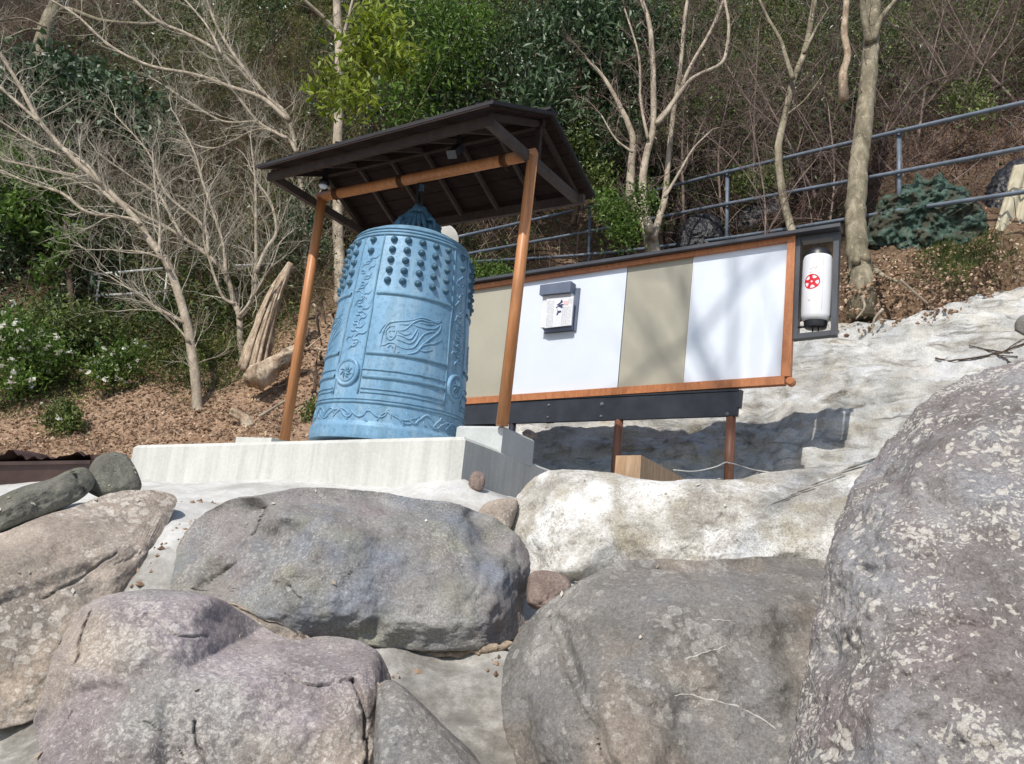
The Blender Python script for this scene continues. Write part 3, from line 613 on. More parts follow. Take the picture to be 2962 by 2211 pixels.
from mathutils.bvhtree import BVHTree
def on_rock(o, px, py, bvh={}):
    if o.name not in bvh:
        bvh[o.name] = BVHTree.FromPolygons([tuple(v.co) for v in o.data.vertices], [tuple(p.vertices) for p in o.data.polygons])
    d = Vector(unit(ray(px, py))); c = Vector(CAM-ORG[o.name]); h = bvh[o.name].ray_cast(c, d)
    return None if h[0] is None else (np.array(h[0])+ORG[o.name], np.array(h[1]))
MAT['vein'] = m_simple('pale quartz vein', (.46, .44, .41), .25, 30, .8, .2, .2)
veiny = [o for o in COL.objects if 'white veins' in o.get('label', '')][0]
for pts, r in (([(1478, 1425), (1500, 1420), (1520, 1412), (1548, 1405), (1575, 1392)], .004), ([(1455, 1505), (1490, 1503), (1530, 1512), (1580, 1522), (1640, 1550), (1690, 1585)], .0045), ([(1505, 1335), (1560, 1342), (1620, 1352)], .003), ([(1500, 1530), (1525, 1508)], .003)):
    w = [on_rock(veiny, *q) for q in spline(pts, 26)]; w = [a-b*.0012 for a, b in [q for q in w if q]]
    if len(w) > 4:
        w = [p+np.array([0, 0, fbm(p, 30, 3, 2)*.006]) for p in w]
        MB().tube(w, [r*.8*(.35+.65*abs(sin(i*1.3)))*min(1, .3+min(i, len(w)-1-i)/4) for i in range(len(w))], 5).build('vein', MAT['vein'], veiny)
for pts, r0, nm in (([(640, 1395), (720, 1396), (790, 1408), (880, 1416), (990, 1412), (1060, 1402), (1112, 1388)], .030, 'strip of sandy filler along the underside of the blue grey boulder'), ([(815, 1478), (860, 1520), (920, 1565), (985, 1610), (1050, 1665)], .012, 'thin crack line of sandy filler between mortar and the triangular stone')):
    w = spline([P(*q, 3.66 if r0 > .02 else 2.80) for q in pts], 60); m = MB(); m.tube(w, [r0*(.55+.9*abs(fbm(p, 9, 3, 5)))*min(1, .2+min(i, 59-i)/8) for i, p in enumerate(w)], 9)
    m.v = [tuple(np.array(p)+np.array([fbm(p, 30, 3, 1), fbm(p, 30, 3, 2), fbm(p, 30, 3, 3)])*r0*.5) for p in m.v]
    tag(m.build('filler', MAT['earth_fill']), nm, 'filler')
def mhit(px, py):
    d = ray(px, py); Ys = np.linspace(2.2, 9, 300); p = CAM+d*(Ys/d[1])[:, None]; z = mort(p); k = np.argmax(p[:, 2] <= z); return p[k]
# ---------------------------------------------------------------- concrete platform and block
U = unit((.854, -.521, 0)); V_ = np.array([.521, .854, 0])        # along the shelter, away from the viewer
c0 = P(1007, 943, 5.8); cl = P(290, 962, 7.8); zc = c0[2]
cr = PZ(1205, 1020, zc)+np.array([.1, .25, 0]); cb = cl+(cr-c0)*1.0
top = [cl, c0, cr, cb]; botz = [1.55, 1.75, 1.7, 1.6]
pt = thing('concrete_platform', 'wide pale concrete platform with rain streaks carrying the blue bell', 'platform', (c0[0]-1.5, c0[1]+1.6, 1.6))
def bevel_slab(top, bot, bev=.035):
    m = MB(); T = np.array(top); B_ = np.array(bot); c = T.mean(0); In = T+(c-T)/np.linalg.norm(c-T, axis=1)[:, None]*bev*1.4
    T2 = T-np.array([0, 0, bev]); n = len(T)
    vs = np.vstack([B_, T2, In]); fs = [tuple(range(n))[::-1], tuple(range(2*n, 3*n))]
    for l in (0, n): fs += [(l+i, l+(i+1) % n, l+n+(i+1) % n, l+n+i) for i in range(n)]
    return m.add(vs, fs)
bot = [np.array([t[0], t[1], z]) for t, z in zip(top, botz)]
bevel_slab(top, bot, .03).build('slab', MAT['concrete'], pt, smooth=False)
# block under the right post
rp = P(1085, 920, 6.5); lp_ = P(615, 950, 7.9)
bt = rp[2]
k0 = PZ(1098, 922, bt)-V_*.02-U*.035; kr = PZ(1165, 951, bt)-U*.05; kl = k0-U*.5; kb = kl+(kr-k0)
ct = thing('concrete_block', 'square grey concrete block under the right shelter post', 'block', (*((k0+kb)/2)[:2], zc))
tp = [kl, k0, kr, kb]; bevel_slab(tp, [np.array([q[0], q[1], zc-.05]) for q in tp], .02).build('footing', MAT['concrete2'], ct, smooth=False)
pm = MB(); pc = np.array([lp_[0]-.15, lp_[1], lp_[2]-.06]); pm.box(pc-[0, 0, .03], U*.27, V_*.22, (0, 0, .06))
pd = pm.build('concrete_pad', MAT['concrete'], smooth=False); tag(pd, 'low white concrete pad under the left shelter post', 'pad')

# ---------------------------------------------------------------- bell shelter
post_r = np.array([rp[0], rp[1], bt]); post_l = np.array([lp_[0], lp_[1], lp_[2]-.02])
ptr, ptl = P(1152, 332, rp[1]), P(697, 424, lp_[1])
EZ = 5.2
FL, FR, BR, BL = [PZ(*q, EZ) for q in ((551, 367), (1065, 228), (1286, 430), (783, 510))]
mr, ml = (FR+BR)/2, (FL+BL)/2; RZ = .43
rr_, rl_ = mr+np.array([0, 0, RZ]), ml+np.array([0, 0, RZ])
sh = thing('bell_shelter', 'small open roof on two orange wooden posts above the blue bell', 'shelter', ((post_l+post_r)/2))
MB().tube([post_r-[0, 0, .0], (post_r+ptr)/2, ptr], [.056, .054, .052], 20).build('post', MAT['post'], sh)
MB().tube([post_l, (post_l+ptl)/2, ptl], [.056, .054, .052], 20).build('post', MAT['post'], sh)
bd = unit(ptr-ptl); beamz = np.array([0, 0, -.01])
bm_o = MB().tube([ptl-bd*.05+beamz, (ptl+ptr)/2+beamz, ptr+bd*.03+beamz], .056, 20).build('beam', MAT['post'], sh)
for px in (728, 866, 1090):
    t = (px-697)/(1152-697); q = ptl*(1-t)+ptr*t+beamz
    # perspective: nearer end covers more of the picture
    q = ptl+(ptr-ptl)*(t*lp_[1]/((1-t)*rp[1]+t*lp_[1]))*1.0+beamz
    m = MB()
    for k in range(3): m.lathe([(-.012, .056), (-.008, .066), (.008, .066), (.012, .056)], q+bd*(k-1)*.024, 18, bd)
    m.tube([q+[0, 0, -.06], q+bd*.02+[0, 0, -.10], q+bd*.05+[0, 0, -.12]], .006, 5)
    m.build('rope_binding', MAT['rope'], sh)
def lerp(a, b, t): return np.asarray(a)*(1-t)+np.asarray(b)*t
# covering: two slopes with thickness
up = np.array([0, 0, 1.])
cov = MB(); th = .035
for a, b, c, d in ((FL, FR, rr_, rl_), (rl_, rr_, BR, BL)):
    cov.prism([a+up*.02, b+up*.02, c+up*.02, d+up*.02], [a+up*(.02+th), b+up*(.02+th), c+up*(.02+th), d+up*(.02+th)])
rf = cov.build('roof', MAT['roof_cover'], sh, smooth=False)
NB = 7
for side, (a, b, c, d) in enumerate(((FL, FR, rr_, rl_), (BL, BR, rr_, rl_))):
    for k in range(NB):      # boarding planks seen from below
        t0, t1 = k/NB+.004, (k+1)/NB-.004; ins = .012+.001*(k % 2)
        q = [lerp(a, d, t0), lerp(b, c, t0), lerp(b, c, t1), lerp(a, d, t1)]; e = (q[1]-q[0])*.012
        q = [q[0]+e, q[1]-e, q[2]-e, q[3]+e]
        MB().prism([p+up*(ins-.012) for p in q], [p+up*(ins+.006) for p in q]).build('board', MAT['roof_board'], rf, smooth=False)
caps = MB(); caps.bar(rl_+up*.06, rr_+up*.06, .14, .03).build('ridge_cap', MAT['roof_cover'], rf, smooth=False)
seam = MB()
for k in range(9):
    t = (k+.5)/9
    for a, b, c, d in ((FL, FR, rr_, rl_), (BL, BR, rr_, rl_)):
        seam.bar(lerp(a, b, t)+up*.063, lerp(d, c, t)+up*.063, .02, .018)
seam.build('seam', MAT['roof_cover'], rf, smooth=False)
inn = .085
def inset(a, b, t): return lerp(a, b, t)
# fascia beams, tie beams, rafters
f0, f1 = lerp(FL, BL, .07), lerp(FR, BR, .07); b0, b1 = lerp(FL, BL, .94), lerp(FR, BR, .94)
dn = up*-.045
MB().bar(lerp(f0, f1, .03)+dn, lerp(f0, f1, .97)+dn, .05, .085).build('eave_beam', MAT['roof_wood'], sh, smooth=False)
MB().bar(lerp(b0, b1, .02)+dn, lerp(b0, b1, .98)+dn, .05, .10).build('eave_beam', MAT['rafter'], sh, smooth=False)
for t in (.045, .955):
    MB().bar(lerp(f0, f1, t)+dn-up*.0, lerp(b0, b1, t)+dn, .06, .09).build('tie_beam', MAT['rafter'], sh, smooth=False)
    m = MB()
    for a, c in ((f0, f1), (b0, b1)): m.bar(lerp(a, c, t)-up*.0, lerp(rl_, rr_, t)-up*.05, .035, .06)
    m.build('barge_board', MAT['roof_wood'], sh, smooth=False)
    MB().bar(lerp((f0+b0)/2, (f1+b1)/2, t)+up*.0, lerp(rl_, rr_, t)-up*.06, .05, .05, up=U).build('king_post', MAT['roof_wood'], sh, smooth=False)
for t in (.2, .35, .5, .65, .8):
    for a, c in ((f0, f1), (b0, b1)):
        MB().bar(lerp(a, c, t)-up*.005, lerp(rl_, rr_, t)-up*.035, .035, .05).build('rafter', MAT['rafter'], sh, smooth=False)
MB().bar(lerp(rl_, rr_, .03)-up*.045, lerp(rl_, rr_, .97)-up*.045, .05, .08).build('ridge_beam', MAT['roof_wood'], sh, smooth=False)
# lamp and camera box under the roof
lt = thing('security_lamp', 'small white dome lamp on a black bracket under the left roof end', 'lamp', P(699, 402, 7.72))
q = P(699, 402, 7.72); MB().lathe([(-.03, .005), (-.028, .03), (-.012, .05), (.0, .055)], q, 18).build('dome', MAT['white'], lt)
MB().lathe([(0.001, .057), (.05, .057), (.08, .03)], q, 18).build('housing', MAT['black'], lt)
MB().bar(q+up*.07, q+up*.22, .03, .05, up=U).build('bracket', MAT['black'], lt, smooth=False)
q = P(985, 326, 6.55); ft = thing('floodlight', 'black box floodlight under the roof between the rafters', 'floodlight', q)
d_ = unit(np.array([-.2, -.5, -.6])); MB().bar(q-d_*.11, q+d_*.10, .085, .07).build('housing', MAT['steel'], ft, smooth=False)
MB().bar(q+d_*.10, q+d_*.112, .095, .08).build('rim', MAT['steel_l'], ft, smooth=False)
MB().bar(q-d_*.05, q-d_*.05+up*.22, .025, .025, up=U).build('bracket', MAT['black'], ft, smooth=False)

# ---------------------------------------------------------------- temple bell
BR_ = .745; BH = 2.10; BC = np.array([-1.155, 7.27, 2.33])
BYAW = atan2(BC[0]-CAM[0], -(BC[1]-CAM[1]))
prof = [(0, 1.0), (.012, 1.005), (.055, 1.0), (.064, .988), (.07, .972), (.16, .965), (.3, .95), (.47, .925), (.6, .90), (.7, .878), (.8, .858), (.88, .842), (.93, .825), (.96, .80), (.985, .758), (1.0, .72), (1.022, .62), (1.035, .5), (1.045, .3), (1.048, .02)]
ph_, pr_ = np.array(prof).T
def brad(h): return np.interp(h, ph_, pr_)*BR_
to_cam = unit((CAM-BC)*[1, 1, 0]); side = np.cross(to_cam, up)*-1   # side points to the viewer's right
if np.dot(side, CMN[:, 0]) < 0: side = -side
def bpt(a, h, off=0.):
    r = brad(h)+off; return BC+up*h*BH+(to_cam*cos(a)+side*sin(a))*r
def bhit(px, py):
    d = unit(ray(px, py)); t0 = np.dot(BC-CAM, d)
    for t in np.linspace(t0-1.2, t0+.9, 500):
        p = CAM+d*t; h = (p[2]-BC[2])/BH
        if 0 <= h <= 1.04 and np.hypot(*(p-BC)[:2]) <= brad(h):
            q = p-BC; return atan2(np.dot(q, side), np.dot(q, to_cam)), h
    return None
def z2(x, y): return ((x/2.36)+850)*.7471, ((y/2.36)+600)*.7471
bl = thing('temple_bell', 'large blue bronze bell with rows of knobs and relief figures', 'bell', BC)
hh = np.concatenate([np.linspace(0, .08, 14), np.linspace(.09, .9, 40), np.linspace(.91, 1.048, 24)])
pr2 = [(h*BH, brad(h)) for h in hh]
MB().lathe(pr2, BC, 120, up, to_cam).build('bell_body', MAT['bell'], bl, smooth='auto', ang=50)
def ring(h, w, o, a0=0, a1=2*pi, n=None):
    """a raised band between angles"""
    n = n or max(6, int(abs(a1-a0)/(2*pi)*120)); full = abs(a1-a0) > 6.28; vs = []; fs = []
    sec = [(-w, -.004), (-w*.7, o*.8), (0, o), (w*.7, o*.8), (w, -.004)]; k = len(sec)
    for i in range(n if full else n+1):
        a = a0+(a1-a0)*i/n
        for dh, off in sec: vs.append(bpt(a, h+dh/BH, off))
    N = n if full else n+1
    for i in range(n):
        for j in range(k-1): fs.append((i*k+j, i*k+j+1, ((i+1) % N)*k+j+1, ((i+1) % N)*k+j))
    return vs, fs
def reltube(pts, r, n=7, taper=True, off=0):
    P_ = [bpt(a, h, off) for a, h in pts]; k = len(P_)
    rad = [r*(.25+.75*sin(pi*min(max((i+.3)/(k-.4), .04), .96))**.6) if taper else r for i in range(k)]
    return P_, rad
for h, w, o in ((.985, .022, .02), (.945, .016, .016), (.962, .010, .012), (.155, .012, .012), (.168, .006, .008), (.30, .010, .010)):
    m = MB(); m.add(*ring(h, w, o)); m.build('ring', MAT['bell_line'], bl)
BA = radians(-38); HW = radians(11.5)
for q in range(4):
    a0 = BA+q*pi/2; m = MB()
    for s in (-1, 1):        # edging of the vertical bands
        for w in (1.0,):
            p, r = reltube([(a0+s*HW*w*(.93 if h > .6 else 1), h) for h in np.linspace(.19, .94, 26)], .010, 6, False)
            m.tube(p, r, 6)
    m.build('band_edging', MAT['bell_line'], bl)
    m = MB()                 # ornament of the vertical band: climbing cloud and leaf forms
    rs = random.Random(50)
    for k in range(30):
        h = .40+.42*k/29
        aa = a0+rs.uniform(-.5, .5)*HW; sg = rs.choice((-1, 1)); L = rs.uniform(.4, .75)*HW
        pts = [(aa-sg*L*.6, h-.012), (aa-sg*L*.2, h+.006), (aa+sg*L*.3, h+.004), (aa+sg*L*.7, h+.022)]
        p, r = reltube(pts, rs.uniform(.008, .014)); m.tube(spline(p, 8), [r[0]*.3, r[1]*.8, r[1], r[1], r[2], r[2]*.9, r[2]*.6, r[3]*.3], 6)
    m.build('band_ornament', MAT['bell'], bl)
    m = MB(); c = bpt(a0, .285); nn = unit(c-BC-up*(c-BC)[2]); m.lathe([(-.03, .135), (.018, .132), (.026, .122), (.022, .104), (.014, .098), (.014, .092), (.024, .086), (.026, .03), (.028, .0)], c, 40, nn, up)
    md = m.build('medallion', MAT['bell'], bl, smooth='auto')
    m = MB()
    for k in range(8):
        t = 2*pi*k/8; x_ = np.cross(up, nn); m.tube([c+nn*.026, c+nn*.03+(x_*cos(t)+up*sin(t))*.035, c+nn*.026+(x_*cos(t+.5)+up*sin(t+.5))*.07], [.006, .010, .003], 5)
    m.build('rosette', MAT['bell_line'], md)
    p0, p1 = a0+HW*1.15, a0+pi/2-HW*1.15
    for h, w, o in ((.655, .020, .016), (.375, .020, .016), (.268, .020, .016), (.215, .008, .010), (.198, .008, .010)):
        m = MB(); m.add(*ring(h, w, o, p0, p1)); m.build('ridge', MAT['bell_line'], bl)
    # panel frame lines beside the bands
# knobs: five rows of five in each upper panel and two atop each band, coloured dark for their shaded sides
kp = [(-.01, .036), (.004, .036), (.010, .032), (.020, .027), (.028, .025), (.036, .018), (.042, .009), (.045, .002)]
kn_src = None; cnt = 0
def knob(a, h):
    global kn_src
    c = bpt(a, h); nn = unit((c-BC)*[1, 1, 0]+up*-.10*np.linalg.norm((c-BC)[:2]))
    R_ = np.array([np.cross(up, nn), np.cross(nn, np.cross(up, nn)), nn]); R_[0] /= np.linalg.norm(R_[0]); R_[1] /= np.linalg.norm(R_[1])
    if kn_src is None:
        kn_src = MB().lathe(kp, (0, 0, 0), 12).build('knob', MAT['bell_dark'], None, org=(0, 0, 0)); o = kn_src
    else:
        o = kn_src.copy(); COL.objects.link(o)
    o.parent = bl; o.matrix_local = Matrix.Translation(Vector(c-BC)) @ Matrix(R_.T.tolist()).to_4x4()
for q in range(4):
    a0 = BA+q*pi/2
    for i in range(5):
        for j in range(5): knob(a0+pi/4+radians((i-2)*12.6+.5), .715+.05*j)
    for j in range(2): knob(a0, .86+.055*j)
# relief of a flying robed figure, traced on the front panel then repeated round the bell
FIG = [[(592, 950), (598, 905), (612, 850), (645, 795), (700, 780), (770, 775), (815, 770)], [(585, 860), (610, 815), (650, 785), (690, 775)],
       [(700, 840), (690, 880), (660, 905), (632, 885), (628, 845), (655, 815), (690, 815)], [(648, 850), (662, 842)], [(672, 842), (688, 846)], [(655, 880), (670, 884)],
       [(705, 845), (760, 835), (815, 790), (870, 770), (930, 785), (1005, 772)], [(815, 770), (870, 755), (930, 770), (975, 790), (1010, 775)],
       [(808, 800), (850, 815), (910, 830), (965, 828), (1000, 800)], [(845, 830), (820, 870), (790, 900), (740, 880), (705, 870)], [(850, 850), (830, 900), (790, 930), (730, 910), (700, 900)],
       [(965, 840), (900, 860), (860, 900), (820, 955), (760, 965), (700, 945)], [(1005, 800), (990, 850), (930, 900), (870, 945), (840, 970)], [(1010, 905), (960, 930), (880, 945), (840, 985), (790, 1000), (720, 1000)],
       [(592, 945), (620, 940), (650, 925), (690, 930), (690, 960), (680, 1000)], [(615, 955), (625, 985), (655, 1000), (690, 1000), (720, 985)], [(640, 960), (660, 940), (675, 960)], [(850, 970), (890, 985), (945, 975)],
       [(715, 850), (760, 870), (800, 860)], [(720, 800), (780, 800), (810, 785)], [(860, 790), (920, 800), (960, 800)], [(870, 880), (920, 855), (960, 850)]]
fm = MB(); figpts = []
for st in FIG:
    hs = [bhit(*z2(*q)) for q in st]; hs = [q for q in hs if q]
    if len(hs) > 1: figpts.append(hs)
AR = []
for px in range(0, 7):
    x0 = 160+px*105
    AR.append([(x0, 1480-px*2), (x0+40, 1430), (x0+80, 1415), (x0+120, 1440), (x0+150, 1470)]); AR.append([(x0+20, 1440), (x0+70, 1450), (x0+110, 1410), (x0+150, 1405)])
for q in range(4):
    m = MB()
    for hs in figpts:
        p, r = reltube([(a+q*pi/2, h) for a, h in hs], .0095); pp = spline(p, 4*len(p)); rr = np.interp(np.linspace(0, 1, len(pp)), np.linspace(0, 1, len(r)), r)
        m.tube(pp, list(rr), 6)
    m.build('relief_figure', MAT['bell'], bl)
    m = MB(); rs = random.Random(9)
    for k in range(13):          # arabesque frieze above the lip: winding stems with curling leaves
        a = BA+radians(-4)+q*pi/2+k*radians(7)+rs.uniform(-.03, .03); h = .107+rs.uniform(-.008, .008); s = rs.choice((-1, 1)); L = rs.uniform(.7, 1.5)
        pts = [(a-.06*L, h-.022*s), (a-.01, h+.004*s), (a+.06*L, h+.020*s), (a+.11*L, h+.012*s), (a+.13*L, h-.006*s)]
        if k % 3 == 0: pts = [(a-.06*L, h+.018*s), (a+.01, h-.004*s), (a+.09*L, h-.018*s), (a+.17*L, h-.010*s), (a+.24*L, h+.008*s)]
        p, r = reltube(pts, rs.uniform(.009, .014)); pp = spline(p, 14); rr = np.interp(np.linspace(0, 1, 14), np.linspace(0, 1, 5), r); m.tube(pp, list(rr), 6)
        if k % 2: 
            p, r = reltube([(a+.03, h+.012*s), (a+.05, h+.026*s), (a+.08, h+.028*s)], .010); m.tube(spline(p, 8), list(np.interp(np.linspace(0, 1, 8), np.linspace(0, 1, 3), r)), 6)
    m.build('frieze', MAT['bell'], bl)
# twin-headed dragon loop on top
CT = BC+up*BH*1.035
ax = unit(side*.9+to_cam*.25)
m = MB()
path = spline([CT+ax*-.19-up*.02, CT+ax*-.16+up*.14, CT+ax*-.08+up*.27, CT+ax*-.0+up*.35, CT+ax*.07+up*.27, CT+ax*.15+up*.15, CT+ax*.19-up*.02], 22)
m.tube(path, [.115-.06*sin(pi*i/21) for i in range(22)], 14)
V0 = np.array(m.v); 
for i, p in enumerate(V0): m.v[i] = tuple(p+unit(p-(CT+up*.1))*fbm(p, 9, 3, 3)*.05)
cr_o = m.build('dragon_loop', MAT['bell_dark'], bl)
for s in (-1, 1):
    m = MB(); hd = CT+ax*s*.17+up*.06
    m.tube(spline([hd+up*.12-ax*s*.05, hd+up*.05+ax*s*.02, hd-up*.02+ax*s*.07], 8), [.07, .085, .09, .085, .075, .065, .05, .04], 10)
    for k in range(5):
        t = (k-2)*.04; m.tube(spline([hd+up*.14-ax*s*.08+to_cam*t, hd+up*.11-ax*s*.0+to_cam*(t*2.2), hd+up*.0+ax*s*.02+to_cam*(t*2.6)], 6), [.016, .02, .02, .014, .010, .004], 6)
    m.build('dragon_head', MAT['bell_dark'], cr_o)
m = MB()
for k in range(5):
    t = -.14+.055*k; m.tube(spline([CT+ax*t*.4+up*.30+to_cam*.06, CT+ax*t*.9+up*.17+to_cam*.12, CT+ax*t*1.4+up*.02+to_cam*.15], 6), [.010, .026, .03, .026, .016, .006], 6)
o = m.build('scale_crest', MAT['bell_dark'], cr_o); o['kind'] = 'stuff'
bt_ = BC+up*(BH*1.035+.36); bq = P(907, 388, BC[1])
s = thing('hanging_strap', 'black twin strap from the shelter beam to the top of the blue bell', 'strap', bq)
for dx in (-1, 1): MB().bar(bt_+ax*dx*.035+up*-.02, bq+ax*dx*.008+up*.10, .030, .012, up=to_cam).build('strap', MAT['black'], s, smooth=False)
MB().bar(bt_+up*.20, bt_+up*.27, .05, .03, up=to_cam).build('buckle', MAT['bell_dark'], s, smooth=False)
# pale log end behind the bell crown
q = P(957, 519, 11.2); lg = thing('log', 'round white cut log end showing behind the bell crown', 'log', q-[0, 0, .2])
dd = unit(CAM-q); MB().lathe([(-1.4, .22), (-.02, .255)], q, 24, dd).build('bark', MAT['bark_dark'], lg)
m = MB().lathe([(-.019, .256), (0, .25), (.004, .24), (.004, 0.)], q, 24, dd); m.build('cut_face', MAT['cut'], lg, smooth='auto')

# ---------------------------------------------------------------- notice board
B0, B1 = P(1010, 622, 8.4*1.27), P(1718, 505, 6.35*1.27)
ub = unit((B1-B0)*[1, 1, 0]); nb = unit(np.array([ub[1], -ub[0], 0.]));
if np.dot(nb, CAM-B0) < 0: nb = -nb
def bp(px, py, off=0.): return hit(px, py, B0+nb*off, nb)
nbd = thing('notice_board', 'long white and beige panelled board in an orange wooden frame behind the bell', 'board', (*((B0+B1)/2)[:2], 2.2))
def slab(name, cs, o0, o1, mat, par=nbd, bev=False):
    a = [bp(*c, off=o0) for c in cs]; sh_ = nb*(o1-o0); return MB().prism(a, [p+sh_ for p in a]).build(name, mat, par, smooth=False)
def ytop(x): return 634-(x-940)*.1405+0
def ybot(x): return 872-(x-940)*.0605
XS = [945, 1111, 1358, 1500.5, 1705]
tops = {x: 640-(x-945)*.1490 for x in XS}; bots = {x: 872-(x-945)*.0690 for x in XS}
XB = {945: 937, 1111: 1100, 1358: 1336, 1500.5: 1478, 1705: 1691}
for i, mt in enumerate(('beige', 'white', 'beige', 'white')):
    a, b = XS[i], XS[i+1]; g_ = .8
    yb = lambda x: 866-(x-1010)*.0668
    yt = lambda x: 631-(x-1010)*.150
    slab('panel', [(a+g_, yt(a)), (XB[a]+g_, yb(XB[a])), (XB[b]-g_, yb(XB[b])), (b-g_, yt(b))], -.02, .0+.003*(i % 2), MAT[mt])
# back plate, frame, cap
yb = lambda x: 866-(x-1010)*.0668
yt = lambda x: 631-(x-1010)*.150
slab('back_plate', [(945, yt(945)), (937, yb(937)), (1700, yb(1700)), (1712, yt(1712))], -.05, -.024, MAT['steel'])
slab('rail', [(945, yt(945)-8), (945, yt(945)+1), (1706, yt(1706)+1), (1706, yt(1706)-9)], -.03, .05, MAT['frame'])
slab('rail', [(934, yb(934)-2), (933, yb(933)+11), (1700, yb(1700)+15), (1700, yb(1700)-3)], -.04, .07, MAT['frame'])
slab('stile', [(1706, yt(1706)-9), (1691, yb(1691)-2.5), (1712, yb(1712)-2), (1723, yt(1723)-9)], -.035, .055, MAT['frame'])
e = bp(1703, yb(1700)+6, .02); m = MB(); m.lathe([(-.055, .035), (-.04, .05), (.04, .05), (.055, .035)], e+ub*.03, 18, nb); m.build('rail_end', MAT['frame'], nbd, smooth='auto')
ca = [bp(945, yt(945)-9, -.06), bp(1822, 503, -.06)]
m = MB(); o1 = nb*.19
a, b = ca; m.prism([a, b, b+o1, a+o1], [a+up*.045, b+up*.045, b+o1+up*.04, a+o1+up*.04]); m.build('cap', MAT['steel_l'], nbd, smooth=False)
slab('beam', [(930, 880), (930, 923), (1596, 901), (1600, 849)], -.02, .05, MAT['steel'])
slab('beam_flange', [(930, 876), (930, 880), (1601, 849), (1601, 845)], -.05, .06, MAT['steel'])
slab('end_bracket', [(1601, 846), (1598, 884), (1603, 884), (1607, 846)], -.04, .045, MAT['steel'])
for px, py, r in ((1186, 876, .018), (1301, 874, .025), (1184, 902, .014), (1299, 900, .018), (1572, 895, .02), (1575, 912, .016)):
    q = bp(px, py, .05 if py < 905 else .02); MB().lathe([(-.004, r), (.008, r), (.010, r*.6), (.018, r*.55)], q, 6 if r < .02 else 12, nb).build('bolt', MAT['bolt'], nbd, smooth=False)
for (x0, y0, x1, y1, w) in ((1338, 908, 1326, 1060, 19), (1580, 902, 1573, 1075, 21), (1108, 915, 1102, 985, 16)):
    a, b = bp(x0, y0, .0), bp(x1, y1, .0); b = a+(b-a)*1.25; MB().tube([a, b], w/1606*a[1]/2, 18).build('leg', MAT['leg'] if x0 > 1200 else MAT['steel'], nbd)
slab('foot', [(1182, 911), (1183, 916), (1198, 915), (1198, 910)], -.01, .03, MAT['steel'])
slab('joint_strip', [(1499.5, yt(1500)), (1477, yb(1478)), (1479.5, yb(1478)), (1502, yt(1500))], .001, .009, MAT['paper'])
# lantern frame: four bars
lf = [((1724, 519), (1717, 739)), ((1810.5, 508), (1804, 731))]
fr_ = [(1722, 520), (1716, 739), (1811, 731), (1818, 508)]
w1 = 12
slab('lantern_frame_bar', [(1722, 520), (1716, 739), (1728, 738), (1735, 519)], -.10, .02, MAT['steel_l'])
slab('lantern_frame_bar', [(1806, 510), (1799, 731), (1811, 730), (1818, 509)], -.10, .02, MAT['steel_l'])
slab('lantern_frame_bar', [(1735.5, 519), (1735.5, 530), (1805.5, 521), (1805.5, 510)], -.098, .018, MAT['steel_l'])
slab('lantern_frame_bar', [(1728.5, 727), (1728, 738), (1798.5, 730.5), (1799, 720)], -.098, .018, MAT['steel_l'])
# lantern
LT, LB = bp(1768, 556, -.04), bp(1763, 694, -.04); la = unit(LT-LB); lh = np.linalg.norm(LT-LB); lr = 57.5/1606*LT[1]/2*1.12
ln = thing('lantern', 'white cylindrical paper lantern with a red wheel emblem hanging in the black frame', 'lantern', LB)
lo = MB().lathe([(-.012, lr*.80), (.01, lr*.93), (.05, lr), (lh*.5, lr*1.02), (lh-.05, lr), (lh-.01, lr*.93), (lh+.008, lr*.82)], LB, 40, la).build('shade', MAT['lantern'], ln)
MB().lathe([(lh-.012, lr*.92), (lh+.03, lr*.88), (lh+.075, lr*.72), (lh+.082, lr*.66), (lh+.08, .0)], LB, 36, la).build('cap', MAT['black'], ln, smooth='auto')
MB().lathe([(.012, lr*.80), (-.05, lr*.78), (-.085, lr*.72), (-.092, lr*.55), (-.092, 0)], LB, 36, la).build('base', MAT['black'], ln, smooth='auto')
m = MB()
for dx in (-.03, .03): m.tube([LB-la*.09+ub*dx, LB-la*.125+ub*dx], .008, 6)
m.build('foot_pin', MAT['black'], ln)
MB().tube([LB-la*.06-ub*.05, LB-la*.062-ub*lr*1.45], .014, 8).build('arm', MAT['black'], ln)
tp_ = LB+la*(lh+.08)
MB().tube(spline([tp_-ub*.03, tp_+la*.09, tp_+ub*.03], 9), .004, 5).build('hanger', MAT['black'], ln)
lx = unit(np.cross(la, CMN[:, 1]*0+unit(CAM-LB))); lx = lx-la*np.dot(lx, la); lx = unit(lx); ly = np.cross(lx, la)
if np.dot(ly, CAM-LB) < 0: ly = -ly
if np.dot(lx, CMN[:, 0]) < 0: lx = -lx
def lpt(s, h, off=.0015):       # s: arc metres from the facing line, h metres
    a = s/lr; return LB+la*h+(lx*sin(a)+ly*cos(a))*(lr*1.018+off)
ec = (-.058, lh*.545); er = .088
def ann(r0, r1, a0, a1, n, off):
    vs = []; fs = []
    for i in range(n+1):
        a = a0+(a1-a0)*i/n
        for r in (r0, r1): vs.append(lpt(ec[0]+r*cos(a), ec[1]+r*sin(a), off))
    for i in range(n): fs.append((2*i, 2*i+1, 2*i+3, 2*i+2))
    return vs, fs
m = MB(); m.add(*ann(er*.86, er, 0, 2*pi, 40, .002)); m.add(*ann(er*.13, er*.40, 0, 2*pi, 30, .0015))
